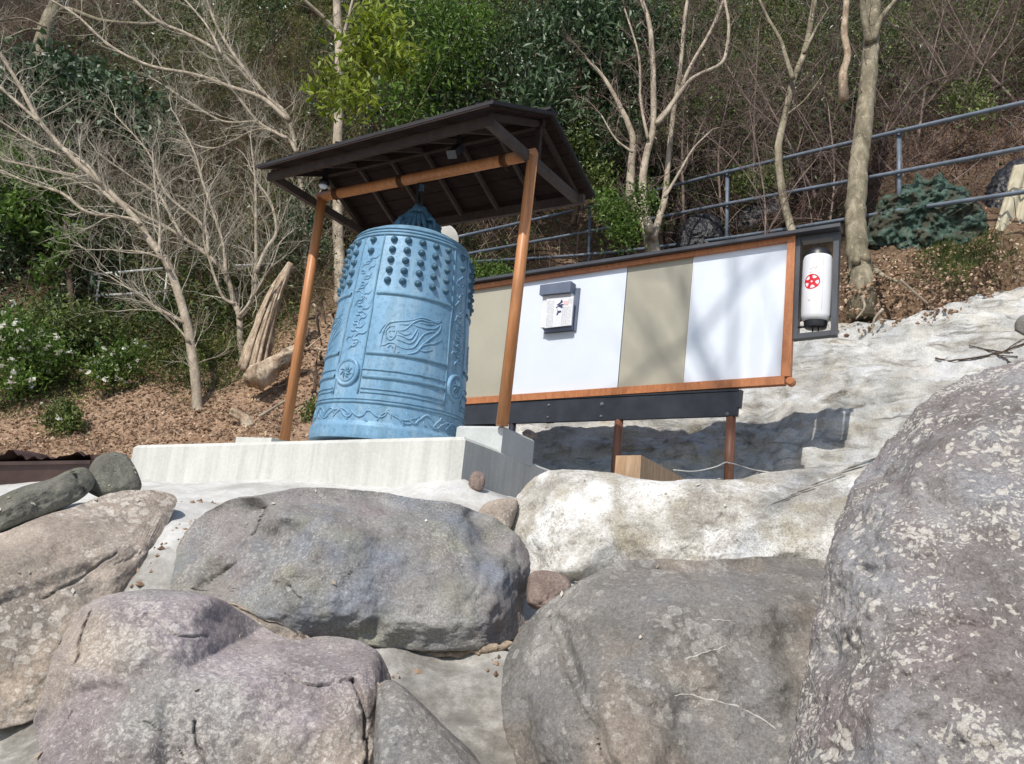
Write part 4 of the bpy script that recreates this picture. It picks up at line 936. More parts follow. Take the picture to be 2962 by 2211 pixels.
for k in range(5):
    a = pi/2+.15+k*2*pi/5; n = 6; vs = []; fs = []
    for i in range(n+1):
        t = i/n; r = er*(.33+.56*t); wv = .25*er*(1-.3*sin(pi*t))
        for s_ in (-1, 1): vs.append(lpt(ec[0]+r*cos(a)-s_*wv*sin(a), ec[1]+r*sin(a)+s_*wv*cos(a), .002))
    fs = [(2*i, 2*i+1, 2*i+3, 2*i+2) for i in range(n)]; m.add(vs, fs)
m.build('emblem', MAT['red'], lo)
m = MB(); rs = random.Random(4)
for k in range(10):
    x0 = -.085+.009*k; h0 = lh*.75+rs.uniform(-.01, .012); m.tube([lpt(x0, h0), lpt(x0+.006, h0+.02*rs.uniform(-.5, 1)), lpt(x0+.011, h0+.004)], .0014, 4)
m.tube([lpt(-.085, lh*.69), lpt(-.05, lh*.695)], .002, 4)
for k in range(4): m.tube([lpt(-.09+.006*k, lh*.27), lpt(-.082+.006*k, lh*.25+.012*(k % 2))], .0018, 4)
m.build('lettering', MAT['pink'], lo)
MB().tube([lpt(.055, h) for h in np.linspace(.09, lh-.03, 8)], .0012, 4).build('seam', MAT['grey_ink'], lo)

# notice box
nbx = thing('notice_box', 'white paper box with a dark blue lid mounted on the white panel', 'box', bp(1210, 716, .05))
D1, D2 = .12, .18
slab('back_plate', [(1186, 630), (1178, 722), (1246, 716), (1255, 624)], .005, .03, MAT['boxlid'], nbx)
slab('case', [(1180.5, 642), (1174.5, 712.5), (1237, 706), (1242.5, 638)], .031, D1, MAT['paper'], nbx)
slab('lid', [(1179, 624), (1177, 645), (1242.5, 639), (1245, 615.5)], .031, D2, MAT['boxlid'], nbx)
slab('tray', [(1177.5, 713), (1180, 720), (1240, 714), (1240, 707)], .031, .085, MAT['boxlid'], nbx)
ps = slab('paper_stack', [(1182.5, 647), (1177.5, 710), (1235, 703.5), (1240.5, 641)], D1, D1+.012, MAT['paper'], nbx)
def z5(x, y): return ((x/7.508)+1500)*.7471, ((y/7.508)+780)*.7471
off = D1+.014
def ink(name, polys, mat, th=.0015):
    m = MB()
    for pl_ in polys:
        a = [bp(*z5(*q), off=off) for q in pl_]; m.prism(a, [p+nb*th for p in a])
    return m.build(name, mat, ps, smooth=False)
ink('brush_writing', [[(935, 650), (905, 715), (835, 765), (840, 785), (880, 765), (930, 730), (968, 705)], [(880, 770), (930, 752), (975, 752), (975, 778), (930, 785), (960, 805), (950, 838), (925, 835), (890, 812), (850, 815), (835, 835), (808, 832), (820, 818), (850, 800)],
                     [(838, 835), (848, 885), (860, 900), (930, 893), (920, 930), (868, 945), (850, 988), (818, 990), (845, 920)]], MAT['ink'])
ink('stamp', [[(985, 690), (980, 765), (1075, 765), (1085, 680)]], MAT['pink'])
tl = []; rs = random.Random(2)
for x0, x1, y0, y1 in ((640, 790, 665, 970), (620, 770, 980, 1270), (1090, 1190, 620, 740), (960, 1150, 800, 1230)):
    x = x0
    while x < x1-8:
        y = y0+rs.uniform(0, 20)
        while y < y1-15:
            L = rs.uniform(20, 80); tl.append([(x-(y-y0)*.1, y), (x-(y+L-y0)*.1, min(y+L, y1)), (x+5-(y+L-y0)*.1, min(y+L, y1)), (x+5-(y-y0)*.1, y)]); y += L+rs.uniform(8, 25)
        x += rs.uniform(16, 26)
ink('small_print', tl, MAT['grey_ink'], .0012)

# squared timber and cord
zt_ = P(1340, 985, 6.0)[2]
a, b = PZ(1331, 985, zt_), PZ(1386, 984, zt_); c = PZ(1482, 1036, zt_); d = a+(c-b)
m = MB(); dn_ = np.array([0, 0, -.55]); m.prism([a+dn_, b+dn_, c+dn_, d+dn_], [a, b, c, d]); q = m.build('squared_timber', MAT['pale_wood'], smooth=False); tag(q, 'pale squared timber lying behind the mottled boulder below the board', 'timber')
lgy = bp(1576, 1000)[1]; cp = spline([P(1455, 1016, lgy-.6), P(1500, 1019, lgy-.5), P(1545, 1010, lgy-.2), P(1567, 1000, lgy-.05), P(1576, 1001, lgy-.12), P(1590, 1004, lgy-.1), P(1630, 1016, lgy-.6), P(1680, 1024, lgy-1.2)], 40)
q = MB().tube(cp, .007, 6).build('cord', MAT['rope_w']); tag(q, 'thin pale cord tied round the right board leg', 'cord')

# planter at the far left
m = MB(); pa, pb = P(-40, 1058, 7.3), P(195, 1040, 7.6); tpz = P(0, 1000, 7.3)[2]
o_ = np.array([.25, .6, 0]); A4 = [pa, pb, pb+o_, pa+o_]
pt_ = thing('planter', 'dark brown plastic planter with crumpled liner at the left edge', 'planter', (*((pa+pb)/2)[:2], pa[2]))
B4 = [P(-40, 1003, 7.25), P(196, 999, 7.55), P(196, 999, 7.55)+o_, P(-40, 1003, 7.25)+o_]
m.prism([q-[0, 0, .1] for q in A4], B4); m.build('body', MAT['planter'], pt_, smooth=False)
m = MB()
for i in range(4): m.bar(B4[i], B4[(i+1) % 4], .04, .035)
m.build('rim', MAT['planter'], pt_, smooth=False)
nx, ny = 40, 14; vs = []; fs = []
for j in range(ny):
    for i in range(nx):
        u_, w_ = i/(nx-1), j/(ny-1); p = lerp(lerp(B4[0], B4[1], u_), lerp(B4[3], B4[2], u_), w_)
        bumpz = .03+.07*abs(fbm((u_*7, w_*2.0, 1), 1.2, 3, 4))+(.10*math.exp(-((u_-.22)/.08)**2)+.06*math.exp(-((u_-.8)/.12)**2))*sin(pi*min(1, w_+.25))
        vs.append(p+up*bumpz*(1 if 0 < i < nx-1 else .4))
fs = [(j*nx+i, j*nx+i+1, (j+1)*nx+i+1, (j+1)*nx+i) for j in range(ny-1) for i in range(nx-1)]
MB().add(vs, fs).build('liner', MAT['planter'], pt_)

# ---------------------------------------------------------------- fences
fz = thing('pipe_fence', 'blue grey three rail pipe fence running up the hillside on the right', 'fence', PB(1572, 545, 12))
FS = [(980, 577, 18.6), (1275, 572, 14.6), (1572, 540, 11.95), (1943, 465, 9.75), (2300, 395, 8.3)]
FS = [(x, y, min(Y, (hp(x, y+8)[1]-.25)/KD)) for x, y, Y in FS]
RL = {0: [(980, 515), (1275, 447), (1572, 372), (1943, 284), (2300, 202)], 1: [(980, 555), (1275, 500), (1572, 441), (1943, 372), (2300, 303)], 2: [(960, 570), (1275, 550), (1572, 515), (1943, 456), (2300, 402)]}
for k in range(3):
    MB().tube(spline([PB(x, y, FS[i][2]) for i, (x, y) in enumerate(RL[k])], 40), .039, 10).build('rail', MAT['rail'], fz)
for i in range(1, 4):
    t, b = PB(*RL[0][i], FS[i][2]+.05), PB(*RL[2][i], FS[i][2]+.05); t = t+(t-b)*.02; b = b-[0, 0, .45]
    MB().tube([t, b], .042, 12).build('post', MAT['rail'], fz)
    m = MB()
    for k in range(3):
        q = PB(*RL[k][i], FS[i][2]); dr = unit(PB(*RL[k][i+1], FS[i+1][2])-q); m.lathe([(-.05, .041), (-.05, .050), (.05, .050), (.05, .041)], q, 10, dr); m.box(q+dr*.0-up*.055, dr*.02, np.cross(dr, up)*.02, up*.02)
    m.build('clamp', MAT['rail'], fz, smooth='auto')
m0 = PB(193, 640, 12.2)
wf = thing('white_railing', 'white pipe railing at the dark wood behind the bare tree on the left', 'railing', m0)
for (x0, y0, x1, y1) in ((200, 594, 352, 581), (193, 641, 374, 630), (199, 597, 193, 641), (505, 575, 590, 571)):
    MB().tube([PB(x0, y0, 12.2), PB(x1, y1, 12.5)], .03, 8).build('rail', MAT['rail_white'], wf)
for x, y in ((215, 641), (362, 632)): MB().tube([PB(x, y-48, 12.24), PB(x, y, 12.24)-[0, 0, .5]], .022, 8).build('post', MAT['rail_white'], wf)

# ---------------------------------------------------------------- plants: helpers
def leaves(C, size, asp=.45, up_bias=.3, dirs=None, rg=RNG):
    """folded diamond leaves at the points C"""
    n = len(C); sz = size*rg.uniform(.6, 1.25, n)[:, None] if np.isscalar(size) else size[:, None]
    d = rg.normal(size=(n, 3)); d /= np.linalg.norm(d, axis=1)[:, None]; d[:, 2] -= up_bias*.6
    if dirs is not None: d = d*.55+dirs
    d /= np.linalg.norm(d, axis=1)[:, None]
    nn = rg.normal(size=(n, 3))*.7+np.array([-.15, -.35, .75])
    s = np.cross(d, nn); s /= np.linalg.norm(s, axis=1)[:, None]+1e-9; nn = np.cross(s, d)
    mid = C+d*sz*.05
    V = np.stack([C-d*sz*.5, mid+s*sz*asp*.5+nn*sz*.10, C+d*sz*.5-nn*sz*.08, mid-s*sz*asp*.5+nn*sz*.10], 1).reshape(-1, 3)
    b = np.arange(n)[:, None]*4
    F = np.concatenate([b+[0, 1, 2], b+[0, 2, 3]])
    return V, F
def stalks(C, L, r, lean=.6, bend=.4, rg=RNG, seg=3, upw=.7, sides=3):
    """thin curved three sided stalks rising from the points C"""
    n = len(C); L = L*rg.uniform(.4, 1.3, n)[:, None]
    d = rg.normal(size=(n, 3))*lean; d[:, 2] = np.abs(d[:, 2])*.5+upw; d /= np.linalg.norm(d, axis=1)[:, None]
    b_ = rg.normal(size=(n, 3))*bend; b_[:, 2] -= bend*.5
    x = np.cross(d, rg.normal(size=(n, 3))); x /= np.linalg.norm(x, axis=1)[:, None]; y = np.cross(d, x)
    rings = []
    for k in range(seg+1):
        t = k/seg; c = C+d*L*t+b_*L*t*t*.6+x*L*.05*np.sin(t*7)[..., None] if False else C+d*L*t+b_*L*t*t*.6
        rr = r*(1-.8*t)
        for j in range(sides):
            a = 2*pi*j/sides; rings.append(c+(x*cos(a)+y*sin(a))*rr)
    V = np.stack(rings, 1).reshape(-1, 3); m_ = (seg+1)*sides; b = np.arange(n)[:, None]*m_; F = []
    for k in range(seg):
        for j in range(sides): F.append(b+[k*sides+j, k*sides+(j+1) % sides, (k+1)*sides+(j+1) % sides, (k+1)*sides+j])
    return V, np.concatenate(F)
def blob(c, rad, n, rg=RNG, shell=.55, squash=(1, 1, 1)):
    d = rg.normal(size=(n, 3)); d /= np.linalg.norm(d, axis=1)[:, None]; r = shell+(1-shell)*rg.random(n)
    r = np.where(rg.random(n) < .25, rg.random(n)**.5, r)
    return np.asarray(c)+d*(r*rad)[:, None]*np.asarray(squash)
def cloud(balls, n, clump=.16, per=9, rg=RNG):
    """points gathered in small sprays over a set of uneven balls, with gaps between"""
    w = np.array([b[1]**2 for b in balls]); w = w/w.sum(); out = []
    for (c, r, *sq), wi in zip(balls, w):
        k = max(3, int(n*wi/per)); cc = blob(c, r, k, rg, .5, sq[0] if sq else (1, 1, .8))
        keep = np.array([fbm(q, 1.6/max(r, .4), 3, 2.2) for q in cc]) > -.12; cc = cc[keep] if keep.sum() > 3 else cc
        out.append((cc[:, None]+rg.normal(size=(len(cc), per, 3))*clump).reshape(-1, 3))
    return np.concatenate(out)
def grow(mb, p, d, L, r, lvl, rs, kids=4, up_=.05, wander=.2, n=5, spread=.75):
    pts = [np.asarray(p, float)]; d = unit(d); dirs = []
    for i in range(n):
        d = unit(d+np.array([rs.gauss(0, wander), rs.gauss(0, wander), rs.gauss(0, wander)+up_])); dirs.append(d); pts.append(pts[-1]+d*L/n)
    rad = [max(r*(1-.75*i/n), .0019) for i in range(n+1)]
    mb.tube(pts, rad, 5 if r > .012 else 3, cap=False)
    if lvl <= 0: return
    for k in range(kids):
        t = rs.uniform(.2, .98)*n; i = min(int(t), n-1); q = pts[i]+(pts[i+1]-pts[i])*(t-i)
        e = unit(dirs[i]*.75+np.array([rs.gauss(0, 1), rs.gauss(0, 1), rs.gauss(.15, .9)])*spread*.62)
        grow(mb, q, e, L*rs.uniform(.4, .68), r*(1-.7*t/n)*.62, lvl-1, rs, kids, up_, wander, max(3, n-1), spread)
def tree(name, label, cat, trunk, limbs=(), bark='bark_pale', twig=None, seed=1, step=.3, L=.9, lvl=2, kids=4, group=None, roots=(), up_=.06, wander=.2, sub=0, spread=.75, ground=True):
    """trunk and limbs: (picture points, distance at foot, distance at tip, radius px at foot, at tip)"""
    rs = random.Random(seed); paths = []; f_ = 1.
    if ground:                       # stand the foot on the soil
        q0 = hp(*trunk[0][0]); f_ = min(max(q0[1]/(trunk[1]*KD), .85), 1.2)
    def mk(sp):
        px, y0, y1, r0, r1 = sp; y0 *= KD*f_; y1 *= KD*f_; k = len(px); w = [P(q[0], q[1], y0+(y1-y0)*i/(k-1)) for i, q in enumerate(px)]
        n = max(10, k*5); pts = spline(w, n); ra = np.linspace(0, 1, n)
        rad = [max((r0*(1-t)**1.15+r1*(1-(1-t)**1.15))/FPX*(y0+(y1-y0)*t), .003) for t in ra]
        sc_ = rad[0]; pts = pts+np.array([[rs.gauss(0, 1)*.035*rad[i], rs.gauss(0, 1)*.035*rad[i], 0] for i in range(n)])
        return pts, rad
    p, r = mk(trunk); t = thing(name, label, cat, p[0], group)
    pts2 = np.vstack([p[0]-up*.6-[0, .03, 0], p]); MB().tube(pts2, [r[0]*1.35]+[r[0]*1.12]+r[1:], 16).build('trunk', MAT[bark], t)
    paths.append((p, r))
    for sp in limbs:
        p, r = mk(sp); MB().tube(p, r, 9).build('branch', MAT[bark], t); paths.append((p, r))
    for sp in roots:
        p, r = mk(sp); p = np.array([p[0]]+[hp(*q_)+np.array([0, -.02, .01]) for q_ in spline(sp[0], len(p))[1:]]); MB().tube(p, [x_*.8 for x_ in r], 8).build('root', MAT[bark], t)
    if twig:
        m = MB()
        for p, r in paths:
            s = 0; nxt = step*(1.2 if p is not paths[0][0] else 3.5)
            for i in range(1, len(p)):
                seg = np.linalg.norm(p[i]-p[i-1]); s += seg
                while s > nxt:
                    d = unit(unit(p[i]-p[i-1])*.8+np.array([rs.gauss(0, 1), rs.gauss(0, .7), rs.gauss(.25, .8)])*spread*.7)
                    grow(m, p[i], d, L*rs.uniform(.5, 1.2), max(min(r[i]*.45, .012), .004), lvl, rs, kids, up_, wander, 5, spread); nxt += step*rs.uniform(.6, 1.4)
            grow(m, p[-1], unit(p[-1]-p[-2]), L, r[-1]*.9, lvl, rs, kids, up_, wander, 5, spread)
        o = m.build('crown', MAT[twig], t); o['kind'] = 'stuff'
    return t
def leafy(name, label, cat, base, balls, n, size, leafmat, stem=True, clump=.16, per=9, asp=.45, group=None, seed=1, bark='bark_dark', stemr=.035, flowers=0, fsize=.07, upb=.3):
    rg = np.random.default_rng(seed); rs = random.Random(seed); size *= KD; clump *= KD; fsize *= KD
    t = thing(name, label, cat, base, group); base = np.asarray(base, float)
    C = cloud(balls, n, clump, per, rg); V, F = leaves(C, size, asp, upb, rg=rg)
    o = MB().raw(V, F).build('crown', MAT[leafmat], t, smooth=False); o['kind'] = 'stuff'
    if stem:
        m = MB(); top_ = max(balls, key=lambda b: b[0][2])[0]
        m.tube(spline([base-up*.2, lerp(base, top_, .35)+np.array([rs.gauss(0, .08), 0, 0]), lerp(base, top_, .7), np.asarray(top_)], 12), list(np.linspace(stemr*1.3, stemr*.4, 12)), 8).build('trunk', MAT[bark], t)
        m = MB()
        for (c, r, *sq) in balls:
            for k in range(5):
                q = lerp(base, top_, rs.uniform(.3, .85)); e = np.asarray(c)+np.array([rs.gauss(0, r*.6), rs.gauss(0, r*.5), rs.gauss(0, r*.5)])
                m.tube(spline([q, lerp(q, e, .5)+up*.05*r, e], 6), list(np.linspace(stemr*.5, .004, 6)), 4, cap=False)
        o = m.build('branches', MAT[bark], t); o['kind'] = 'stuff'
    if flowers:
        idx = rg.choice(len(C), flowers); Q = C[idx]+np.array([-.02, -.08, .05]); V = []; 
        Q = np.repeat(Q, 5, axis=0)+rg.normal(size=(flowers*5, 3))*fsize*.3
        V, F = leaves(Q, fsize, .8, 0, rg=rg); o = MB().raw(V, F).build('flower', MAT['flower'], t, smooth=False); o['kind'] = 'stuff'
    return t
def B(px, py, Y, rpx, sq=(1, 1, .85)): return (PB(px, py, Y), rpx/FPX*Y*KD, sq)

# ---------------------------------------------------------------- hillside cover (too many to count)
def scatter(blobs, n, rg=RNG, noise_cut=None, ns=.9, seed=0.):
    """points on the hillside round given picture places; (px,py,radius m,weight)"""
    w = np.array([b[3]*b[2]**2 for b in blobs], float); w /= w.sum(); out = []
    for b, wi in zip(blobs, w):
        c = hp(b[0], b[1]); k = int(n*wi); q = c[:2]+rg.normal(size=(k, 2))*b[2]*.55*KD
        out.append(q)
    q = np.concatenate(out); q = q[(q[:, 1] > 10.4)]
    if noise_cut is not None:
        keep = np.array([fbm((p[0], p[1], 0), ns, 3, seed) for p in q]) > noise_cut; q = q[keep]
    return np.c_[q, hz(q)]
def stuff(name, label, cat, VF, mat):
    m = MB()
    for V, F in VF: m.raw(V, F)
    o = m.build(name, MAT[mat], smooth=False, org=(0, 10, 0)); tag(o, label, cat, None, 'stuff'); return o
def lift(q, h, rg=RNG): return q+np.c_[rg.normal(size=(len(q), 2))*.06, rg.random(len(q))**1.5*h]

green = [(850, 420, 1.6, 1), (720, 330, 1.6, .9), (640, 420, 1.4, .8), (560, 120, 3, 1), (430, 60, 3.2, 1), (700, 40, 3.2, 1), (900, 120, 2.6, 1), (1050, 60, 2.8, .9), (1250, 60, 2.8, .9), (1100, 230, 2.0, .9), (1300, 330, 1.6, .9), (350, 560, 1.4, .9), (480, 640, 1.2, 1.1), (250, 420, 2.0, 1), (120, 330, 2.2, 1), (60, 480, 1.8, 1), (1480, 100, 2.6, .5), (1600, 40, 2.8, .6), (1980, 60, 2.4, .5), (2060, 200, 1.2, .35), (1640, 400, .9, .7), (1700, 260, 1.2, .5), (1500, 300, 1.4, .8), (1420, 420, 1.0, .8), (1700, 60, 2.0, .7), (1830, 260, 1.2, .5), (1350, 200, 2, 1), (760, 200, 2.2, 1), (1000, 200, 2, 1)]
C = scatter(green, 115000, noise_cut=-.05, ns=.7, seed=3.); stuff('undergrowth', 'mid green leafy undergrowth covering the wooded hillside', 'undergrowth', [leaves(lift(C, .9), .12, .5)], 'leaf_mid')
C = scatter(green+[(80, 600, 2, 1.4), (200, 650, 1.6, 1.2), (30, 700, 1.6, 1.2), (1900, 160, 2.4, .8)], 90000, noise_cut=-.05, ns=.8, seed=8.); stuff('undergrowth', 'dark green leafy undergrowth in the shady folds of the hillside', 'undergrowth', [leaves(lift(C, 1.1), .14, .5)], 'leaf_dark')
ol = [(600, 100, 2.4, 1.6), (540, 40, 2.6, 1.4), (660, 200, 1.8, 1.4), (480, 150, 2.2, 1.2), (1640, 40, 1.6, .8), (1620, 110, 1.2, .6), (560, 170, 2.6, 1), (430, 230, 2, 1), (650, 60, 2.4, 1), (800, 300, 1.6, .8), (500, 380, 1.8, 1), (420, 480, 1.6, 1), (560, 560, 1.2, 1), (620, 640, 1.0, .8), (350, 350, 2, .8), (1000, 350, 1.4, .5), (2000, 100, 1.6, .5), (1950, 120, 1.4, .5)]
C = scatter(ol, 120000, noise_cut=-.1, ns=1.1, seed=12.); stuff('undergrowth', 'olive and yellowish scrub among the bare twigs on the left slope', 'undergrowth', [leaves(lift(C, .8), .085, .45)], 'leaf_olive')
gr = [(470, 650, 1.0, 1), (350, 700, 1.0, 1), (250, 740, .9, .8), (480, 770, .8, .8), (150, 760, .9, .8), (560, 650, .8, .8), (1040, 600, .7, 1.2), (2080, 560, .45, .7), (420, 600, .9, .9), (60, 850, .5, .5)]
C = scatter(gr, 60000, noise_cut=-.15, ns=1.4, seed=17.); stuff('grass', 'short green grass and ferns at the edge of the cleared soil', 'grass', [stalks(C, .20, .006, .8, .5, seg=2)], 'grass')
gc = [(300, 680, 1.2, 1), (420, 690, 1.1, 1), (500, 720, .9, 1), (200, 740, 1.0, 1), (360, 620, 1.2, 1), (470, 610, 1.1, 1), (560, 690, .8, .8), (120, 780, 1, .8), (540, 620, 1.0, .8), (420, 770, .7, .6), (20, 780, 1, .8)]
C = scatter(gc, 42000, noise_cut=-.22, ns=1.3, seed=23.); stuff('ground_cover', 'low yellow green plants covering the bank above the bare soil', 'ground cover', [leaves(lift(C, .25), .07, .5)], 'leaf_olive')
C = scatter(gc, 16000, noise_cut=-.1, ns=1.6, seed=29.); stuff('ground_cover', 'low bright green plants in patches on the bank left of the stump', 'ground cover', [leaves(lift(C, .3), .075, .5)], 'leaf_bright')
dl = [(450, 300, 2.6, 1.1), (560, 250, 2.6, 1.1), (350, 420, 2.0, 1), (520, 460, 1.6, 1.1), (640, 520, 1.4, 1), (250, 520, 1.6, .6), (780, 380, 1.2, .9), (150, 40, 2, .7), (600, 620, 1.0, .8), (1000, 420, 1.6, .6), (900, 330, 1.4, .6)]
C = scatter(dl, 26000); stuff('dry_scrub', 'tangle of thin pale dry stalks on the left slope', 'scrub', [stalks(C, .75, .0065, .9, .7)], 'dry')
C = scatter(dl+[(250, 120, 2.4, 1), (900, 60, 2, .5), (120, 250, 1.6, .6)], 5200); stuff('thicket', 'thicket of long thin pale twigs on the left slope behind the bare trees', 'thicket', [stalks(C, 1.7, .0075, .8, 1.0, seg=4)], 'dry')
dr = [(1700, 150, 2.4, 1.2), (1550, 250, 2.2, 1), (1900, 300, 1.8, 1), (2100, 250, 1.8, 1.2), (2150, 100, 2.4, 1.2), (1600, 450, 1.2, .8), (2000, 400, 1.0, .8), (1750, 350, 1.4, 1), (1480, 380, 1.4, .7), (2180, 330, 1.2, 1), (1750, 470, .8, .7), (1250, 530, 1.0, .8), (1120, 560, 1, .7), (1600, 30, 2.4, .8)]
rg_ = [(1650, 70, 1.6, 1), (1500, 280, 1.3, .9), (1950, 70, 1.5, 1), (2060, 190, 1.0, .8), (1770, 180, 1.3, .9), (2120, 60, 1.4, .8), (1580, 180, 1.4, .8), (1700, 330, 1.0, .6), (1840, 60, 1.4, .8), (1480, 60, 1.8, 1), (2190, 200, .9, .5)]
C = scatter(rg_, 42000, noise_cut=-.02, ns=1.2, seed=41.); stuff('undergrowth', 'patches of mid green leaves among the purplish twigs on the right hillside', 'undergrowth', [leaves(lift(C, 1.2), .095, .45)], 'leaf_mid')
C = scatter(dr, 12000); stuff('dry_brush', 'reddish brown dry brush covering the right hillside', 'brush', [stalks(C, .6, .0065, 1.0, .8)], 'dry_red')
C = scatter(dr, 2600); stuff('thicket', 'thicket of long thin purplish twigs on the right hillside above the fence', 'thicket', [stalks(C, 1.8, .0075, .8, 1.0, seg=4)], 'thicket')
C2 = scatter(dr, 15000, noise_cut=-.1, ns=1., seed=31.); stuff('dry_leaves', 'brown withered leaves caught in the brush on the right hillside', 'dry leaves', [leaves(lift(C2, .35), .07, .5)], 'dry_red')
li = [(150, 930, 1.6, 1), (400, 930, 1.5, 1), (550, 930, 1.2, 1), (0, 920, 1.8, 1), (650, 830, .9, .8), (300, 860, 1.2, .7), (1950, 600, .8, 1), (2120, 560, .9, 1), (1850, 640, .5, .7), (2050, 640, .6, .8)]
C = scatter(li, 6500); stuff('leaf_litter', 'fallen pale brown leaves and chips strewn over the bare soil', 'leaf litter', [leaves(lift(C, .03)+[0, 0, .012], .062, .6, 0)], 'litter')
def clods(C, r0, rg=RNG):
    n = len(C); T_ = np.array([(1, 0, 0), (-1, 0, 0), (0, 1, 0), (0, -1, 0), (0, 0, 1), (0, 0, -1)], float)
    V = (C[:, None]+T_[None]*rg.uniform(.4, 1.3, (n, 6, 1))*r0*rg.uniform(.3, 1.5, (n, 1, 1))).reshape(-1, 3)
    F0 = np.array([(0, 2, 4), (2, 1, 4), (1, 3, 4), (3, 0, 4), (2, 0, 5), (1, 2, 5), (3, 1, 5), (0, 3, 5)])
    return V, (np.arange(n)[:, None, None]*6+F0[None]).reshape(-1, 3)
MAT['clod'] = m_leaf('earth clods', [(.13, .082, .053), (.22, .145, .095), (.32, .22, .15), (.44, .33, .24)], .95, .1, 0.)
C = scatter(li+[(700, 740, .9, 1.2), (620, 800, .7, 1)], 9000); stuff('earth_clods', 'clods and small stones lying in the bare soil', 'clods', [clods(C+[0, 0, .0], .035)], 'clod')

# ---------------------------------------------------------------- bare trees
TG = 'bare trees on the slope'
tree('bare_tree', 'bare pale tree leaning left with its foot in the cleared soil left of the bell', 'tree',
     ([(428, 893), (420, 800), (404, 700), (369, 586), (344, 546), (318, 513), (304, 486), (219, 398), (152, 338), (84, 260), (44, 189), (0, 118), (-60, 40)], 10.0, 11.4, 11, 3.2),
     [([(304, 486), (280, 473), (189, 459), (135, 419), (61, 395), (0, 368), (-60, 350)], 10.4, 11.0, 5, 1.6), ([(219, 398), (180, 350), (118, 330), (60, 300), (0, 262)], 10.7, 11.6, 4, 2), ([(84, 263), (34, 219), (0, 189)], 11.0, 11.5, 4, 3),
      ([(250, 440), (189, 388), (101, 368), (0, 345)], 10.6, 11.8, 4.5, 2.5), ([(404, 702), (330, 660), (290, 632), (240, 600)], 10.2, 9.9, 4, 1.5), ([(410, 740), (380, 705), (335, 665)], 10.1, 10.0, 3, 1.5), ([(369, 586), (350, 560), (300, 545), (230, 540)], 10.2, 10.2, 4, 1.5), ([(344, 546), (345, 480), (335, 400), (330, 330)], 10.3, 11.0, 3.5, 1.5)],
     'bark_pale', 'twig_pale', 3, .21, 1.1, 2, 4, TG)
tree('bare_tree', 'bare many branched tree just left of the broken stump', 'tree',
     ([(525, 775), (520, 745), (517, 683), (507, 658), (488, 593), (449, 553), (394, 513), (347, 484), (297, 459), (203, 392), (160, 365), (100, 340)], 11.0, 12.6, 8, 1.6),
     [([(517, 690), (543, 650), (553, 593), (553, 484), (552, 395), (545, 330)], 11.0, 11.6, 6, 2), ([(553, 590), (575, 540), (597, 502), (586, 440), (560, 400)], 11.1, 11.5, 5, 2.5), ([(517, 683), (540, 655), (560, 620), (590, 570)], 10.9, 10.8, 4, 2), ([(488, 593), (480, 520), (440, 400), (420, 330), (380, 250)], 11.1, 12.5, 4.5, 1.5), ([(449, 553), (440, 490), (360, 420), (320, 330), (250, 250)], 11.2, 12.6, 4.5, 1.5), ([(507, 658), (480, 640), (455, 570), (440, 510), (450, 420)], 10.9, 11.0, 4, 1.5), ([(394, 513), (360, 450), (340, 420), (280, 380), (210, 330)], 11.4, 12.4, 3.5, 1.5)],
     'bark_pale', 'twig_pale', 5, .2, 1.1, 2, 4, TG)
tree('bare_tree', 'bare pale tree behind the left roof end with long limbs reaching up left', 'tree',
     ([(664, 612), (661, 540), (657, 470), (650, 400), (641, 337), (621, 253), (574, 206), (479, 118), (405, 74), (338, 44), (270, -20)], 12.4, 15.2, 6.5, 3.5),
     [([(625, 262), (567, 213), (500, 189), (422, 162), (321, 142), (236, 98), (169, 37), (110, 0)], 12.9, 15.0, 6, 2.5), ([(641, 330), (621, 300), (557, 263), (500, 189)], 12.8, 13.6, 5, 2.5), ([(574, 206), (520, 140), (470, 60), (440, -20)], 13.2, 14.8, 5, 2.5), ([(479, 118), (450, 60), (400, 0)], 13.6, 14.6, 3.5, 2), ([(557, 263), (480, 262), (400, 215), (330, 170)], 13.2, 14.2, 3.5, 1.5), ([(621, 300), (560, 280), (470, 320), (410, 310), (340, 290)], 12.8, 13.4, 3.5, 1.5)],
     'bark_pale', 'twig_pale', 8, .23, 1.2, 2, 4, TG)
tree('bare_tree', 'thick grey leaning trunk in the top left corner above the large leaved shrub', 'tree',
     ([(82, 135), (92, 95), (105, 50), (122, 10), (140, -40)], 15.5, 15.8, 20, 15), [([(118, 40), (145, 20), (220, 45), (331, 54)], 15.0, 14.2, 7, 4), ([(100, 70), (60, 65), (0, 90)], 15.2, 14.8, 4, 2), ([(100, 60), (50, 40), (0, 45)], 15.2, 15, 3, 1.5)], 'bark_grey', 'twig_brown', 9, .3, 1.0, 2, 4, TG)
tree('bare_tree', 'straight pale trunk standing behind the left shelter post', 'tree',
     ([(737, 640), (733, 560), (730, 480), (730, 300), (733, 130), (729, 40), (727, -40)], 13.0, 15.5, 13.5, 9.5), [([(735, 95), (722, 64), (690, 30), (645, -10)], 15, 14.4, 6, 4), ([(737, 90), (750, 50), (765, -10)], 15, 15.2, 5, 3)], 'bark_pale', 'twig_brown', 11, .45, .9, 1, 3, TG)
